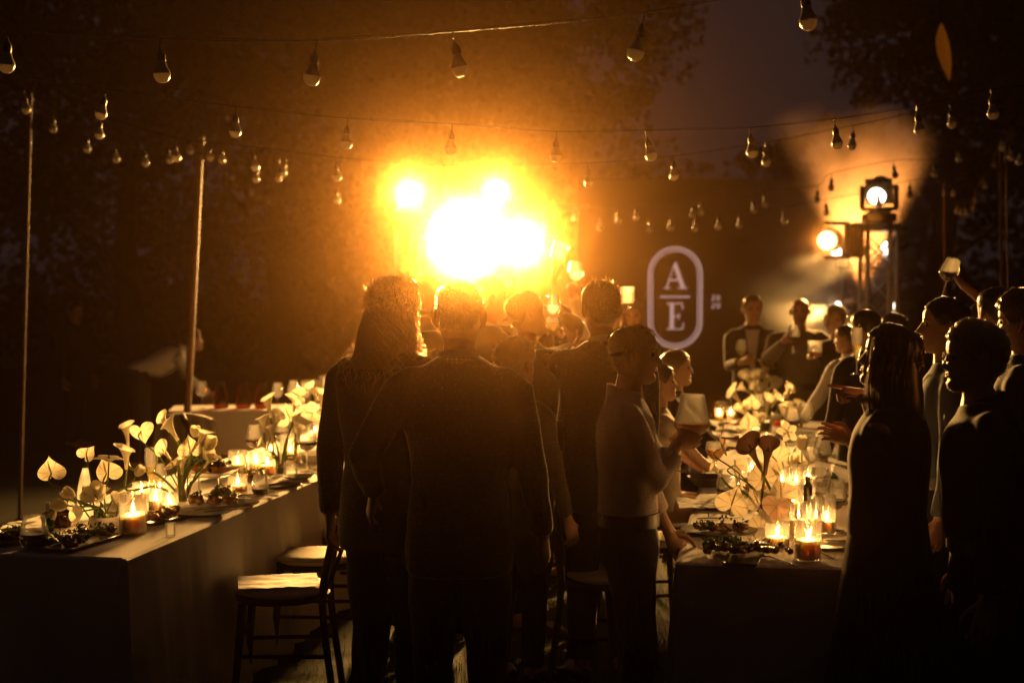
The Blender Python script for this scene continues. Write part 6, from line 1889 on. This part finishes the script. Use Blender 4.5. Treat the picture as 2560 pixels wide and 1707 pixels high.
pp('man with dark cropped hair behind the dark-haired woman', 1992, 705, 8.3, face=25, head=(15, 0, 0), outfit='suit', hair='crop', hmat='hair_dark', seed=35, mats=dict(jacket='suit_b'))
pp('guest peeping between the cropped man and the truss legs', 2055, 722, 9.4, face=30, outfit='suit', hair='thick', hmat='hair_dark', seed=36, detail=0, mats=dict(jacket='suit_b'))

# ---- right foreground
pp('dark-haired woman in black in the right foreground, pointing left', 2038, 741, 4.78, face=62, head=(10, -12, 0), outfit='dress', hair='long', hmat='hair_dark', female=True, seed=37, bulk=1.12,
   mats=dict(dress='black_top', sleeve=.30, hz=.70, hem=.10, flare=.15, watch=-1),
   armL=dict(w=V(1990, 905, 4.9), F=(-1, .1, .18), N=(0, .25, -1), curl=(.02, .8, .9, .95), thumb=.5, pole=(.2, -.3, -1)), armR=dict(w=V(1955, 1010, 5.1), F=(-.8, .2, .3), pole=(.2, -.3, -1)))
pp('bearded man in profile at the right looking left', 2172, 680, 5.85, face=78, head=(0, -6, 0), outfit='shirt', hair='short', hmat='hair_dark', seed=38, mats=dict(shirt='blue_shirt'), nose=1.25, armR=dict(l=(.14, .18, .52)))
pp('older guest with glasses and grey hair in a dark top, looking left', 2216, 738, 4.62, face=80, head=(4, -6, 0), outfit='shirt', hair='thick', hmat='hair_grey', seed=39, mats=dict(glasses=1, shirt='navy', trousers='black_top'), bulk=1.15, lean=4)
pp('man in a pale blue shirt seen from behind at the right', 2290, 652, 6.9, face=15, outfit='shirt', hair='crop', hmat='hair_dark', seed=40, mats=dict(shirt='blue_shirt'), bulk=1.08)
g9 = V(2176, 640, 7.4)
pp('guest whose bare arm raises a red wine glass at the right', 2262, 690, 7.5, face=60, outfit='dress', hair='short', hmat='hair_dark', female=True, seed=41, mats=dict(dress='black_top', sleeve=.10), armL=dict(G=g9, F=(-.65, -.1, .75), N=(-.5, .3, -.6), curl=(.7, .7, .7, .7), pole=(.8, -.3, -.3)))
drink('bordeaux', g9, gm='mist', label= 'red wine glass tilted in the raised hand at the right', fill=.35, liquid='red', s=.95, axis=(.30, 0, 1), by_grip=.11)
pp('curly-haired guest cut off by the right edge', 2352, 672, 6.0, face=60, outfit='suit', hair='tousled', hmat='hair_brown', seed=42, mats=dict(jacket='suit_b'))
g10 = V(1968, 800, 7.6)
drink('flute', g10, 'flute glinting before the face of the dark-haired woman', fill=.5, liquid='fizz', s=1.0, by_grip=.14)

# ---- staff at the left
pp('waiter in a white shirt and suspenders bending to the right', 487, 792, 14.2, face=-72, H=1.76, lean=62, head=(0, -10, 0), outfit='waiter', hair='thick', hmat='hair_dark', skin='skin2', seed=43, armR=dict(w=V(478, 905, 14.2)), armL=dict(w=V(468, 910, 14.6)))
pp('barely lit staff member in black standing at the far left', 172, 692, 16.0, face=-110, head=(-20, 0, 0), outfit='suit', hair='short', hmat='hair_dark', skin='skin2', seed=44, mats=dict(jacket='suit_b', shirt='suit_b'))
# ------------------------------------------------------------------ smoke by the right truss
def vol(name, density, color, g, noise_scale=None):
    m = bpy.data.materials.new(name); m.use_nodes = True
    nt = m.node_tree; nt.nodes.remove(nt.nodes['Principled BSDF'])
    v = nt.nodes.new('ShaderNodeVolumePrincipled')
    v.inputs['Color'].default_value = (*color, 1); v.inputs['Density'].default_value = density; v.inputs['Anisotropy'].default_value = g
    nt.links.new(v.outputs['Volume'], nt.nodes['Material Output'].inputs['Volume'])
    return m, nt, v
def smoke(label, c, rad, dens, nscale, lo, hi):
    sm, nt, v = vol('smoke', 1.0, (.95, .92, .9), .25)
    tc = nt.nodes.new('ShaderNodeTexCoord')
    nz = nt.nodes.new('ShaderNodeTexNoise'); nz.inputs['Scale'].default_value = nscale; nz.inputs['Detail'].default_value = 3; nz.inputs['Roughness'].default_value = .55
    nt.links.new(tc.outputs['Object'], nz.inputs['Vector'])
    ln = nt.nodes.new('ShaderNodeVectorMath'); ln.operation = 'LENGTH'
    sv = nt.nodes.new('ShaderNodeVectorMath'); sv.operation = 'DIVIDE'; sv.inputs[1].default_value = rad
    nt.links.new(tc.outputs['Object'], sv.inputs[0]); nt.links.new(sv.outputs['Vector'], ln.inputs[0])
    fall = nt.nodes.new('ShaderNodeMapRange'); fall.inputs['From Min'].default_value = .97; fall.inputs['From Max'].default_value = .30
    fall.inputs['To Min'].default_value = 0; fall.inputs['To Max'].default_value = 1
    nt.links.new(ln.outputs['Value'], fall.inputs['Value'])
    rp = nt.nodes.new('ShaderNodeMapRange'); rp.inputs['From Min'].default_value = lo; rp.inputs['From Max'].default_value = hi; rp.inputs['To Max'].default_value = dens
    nt.links.new(nz.outputs['Fac'], rp.inputs['Value'])
    mu = nt.nodes.new('ShaderNodeMath'); mu.operation = 'MULTIPLY'
    nt.links.new(fall.outputs['Result'], mu.inputs[0]); nt.links.new(rp.outputs['Result'], mu.inputs[1])
    nt.links.new(mu.outputs['Value'], v.inputs['Density'])
    t = MB(); t.ball((0, 0, 0), rad, 20, 12)
    tag(t.build('smoke', sm, None, loc=c), label, 'smoke', kind='stuff')
if SMOKE:
    smoke('orange lit stage smoke drifting behind the top of the right truss', at(2110, 500, 16.8), (1.6, .85, 1.25), 1.7, 1.25, .36, .62)
    smoke('thin smoke round the low lamps of the right truss', at(2060, 715, 15.2), (1.15, .55, .75), .85, 1.8, .30, .70)

# ------------------------------------------------------------------ haze
hm, nt, v = vol('haze_air', HAZE, (1, .56, .19), HAZE_G)
hm.cycles.volume_sampling = 'DISTANCE'
t = MB(); t.box((0, 14, 5.6), (60, 62, 13.4))
hz = t.build('haze', hm, None, smooth=False)
tag(hz, kind='stuff')
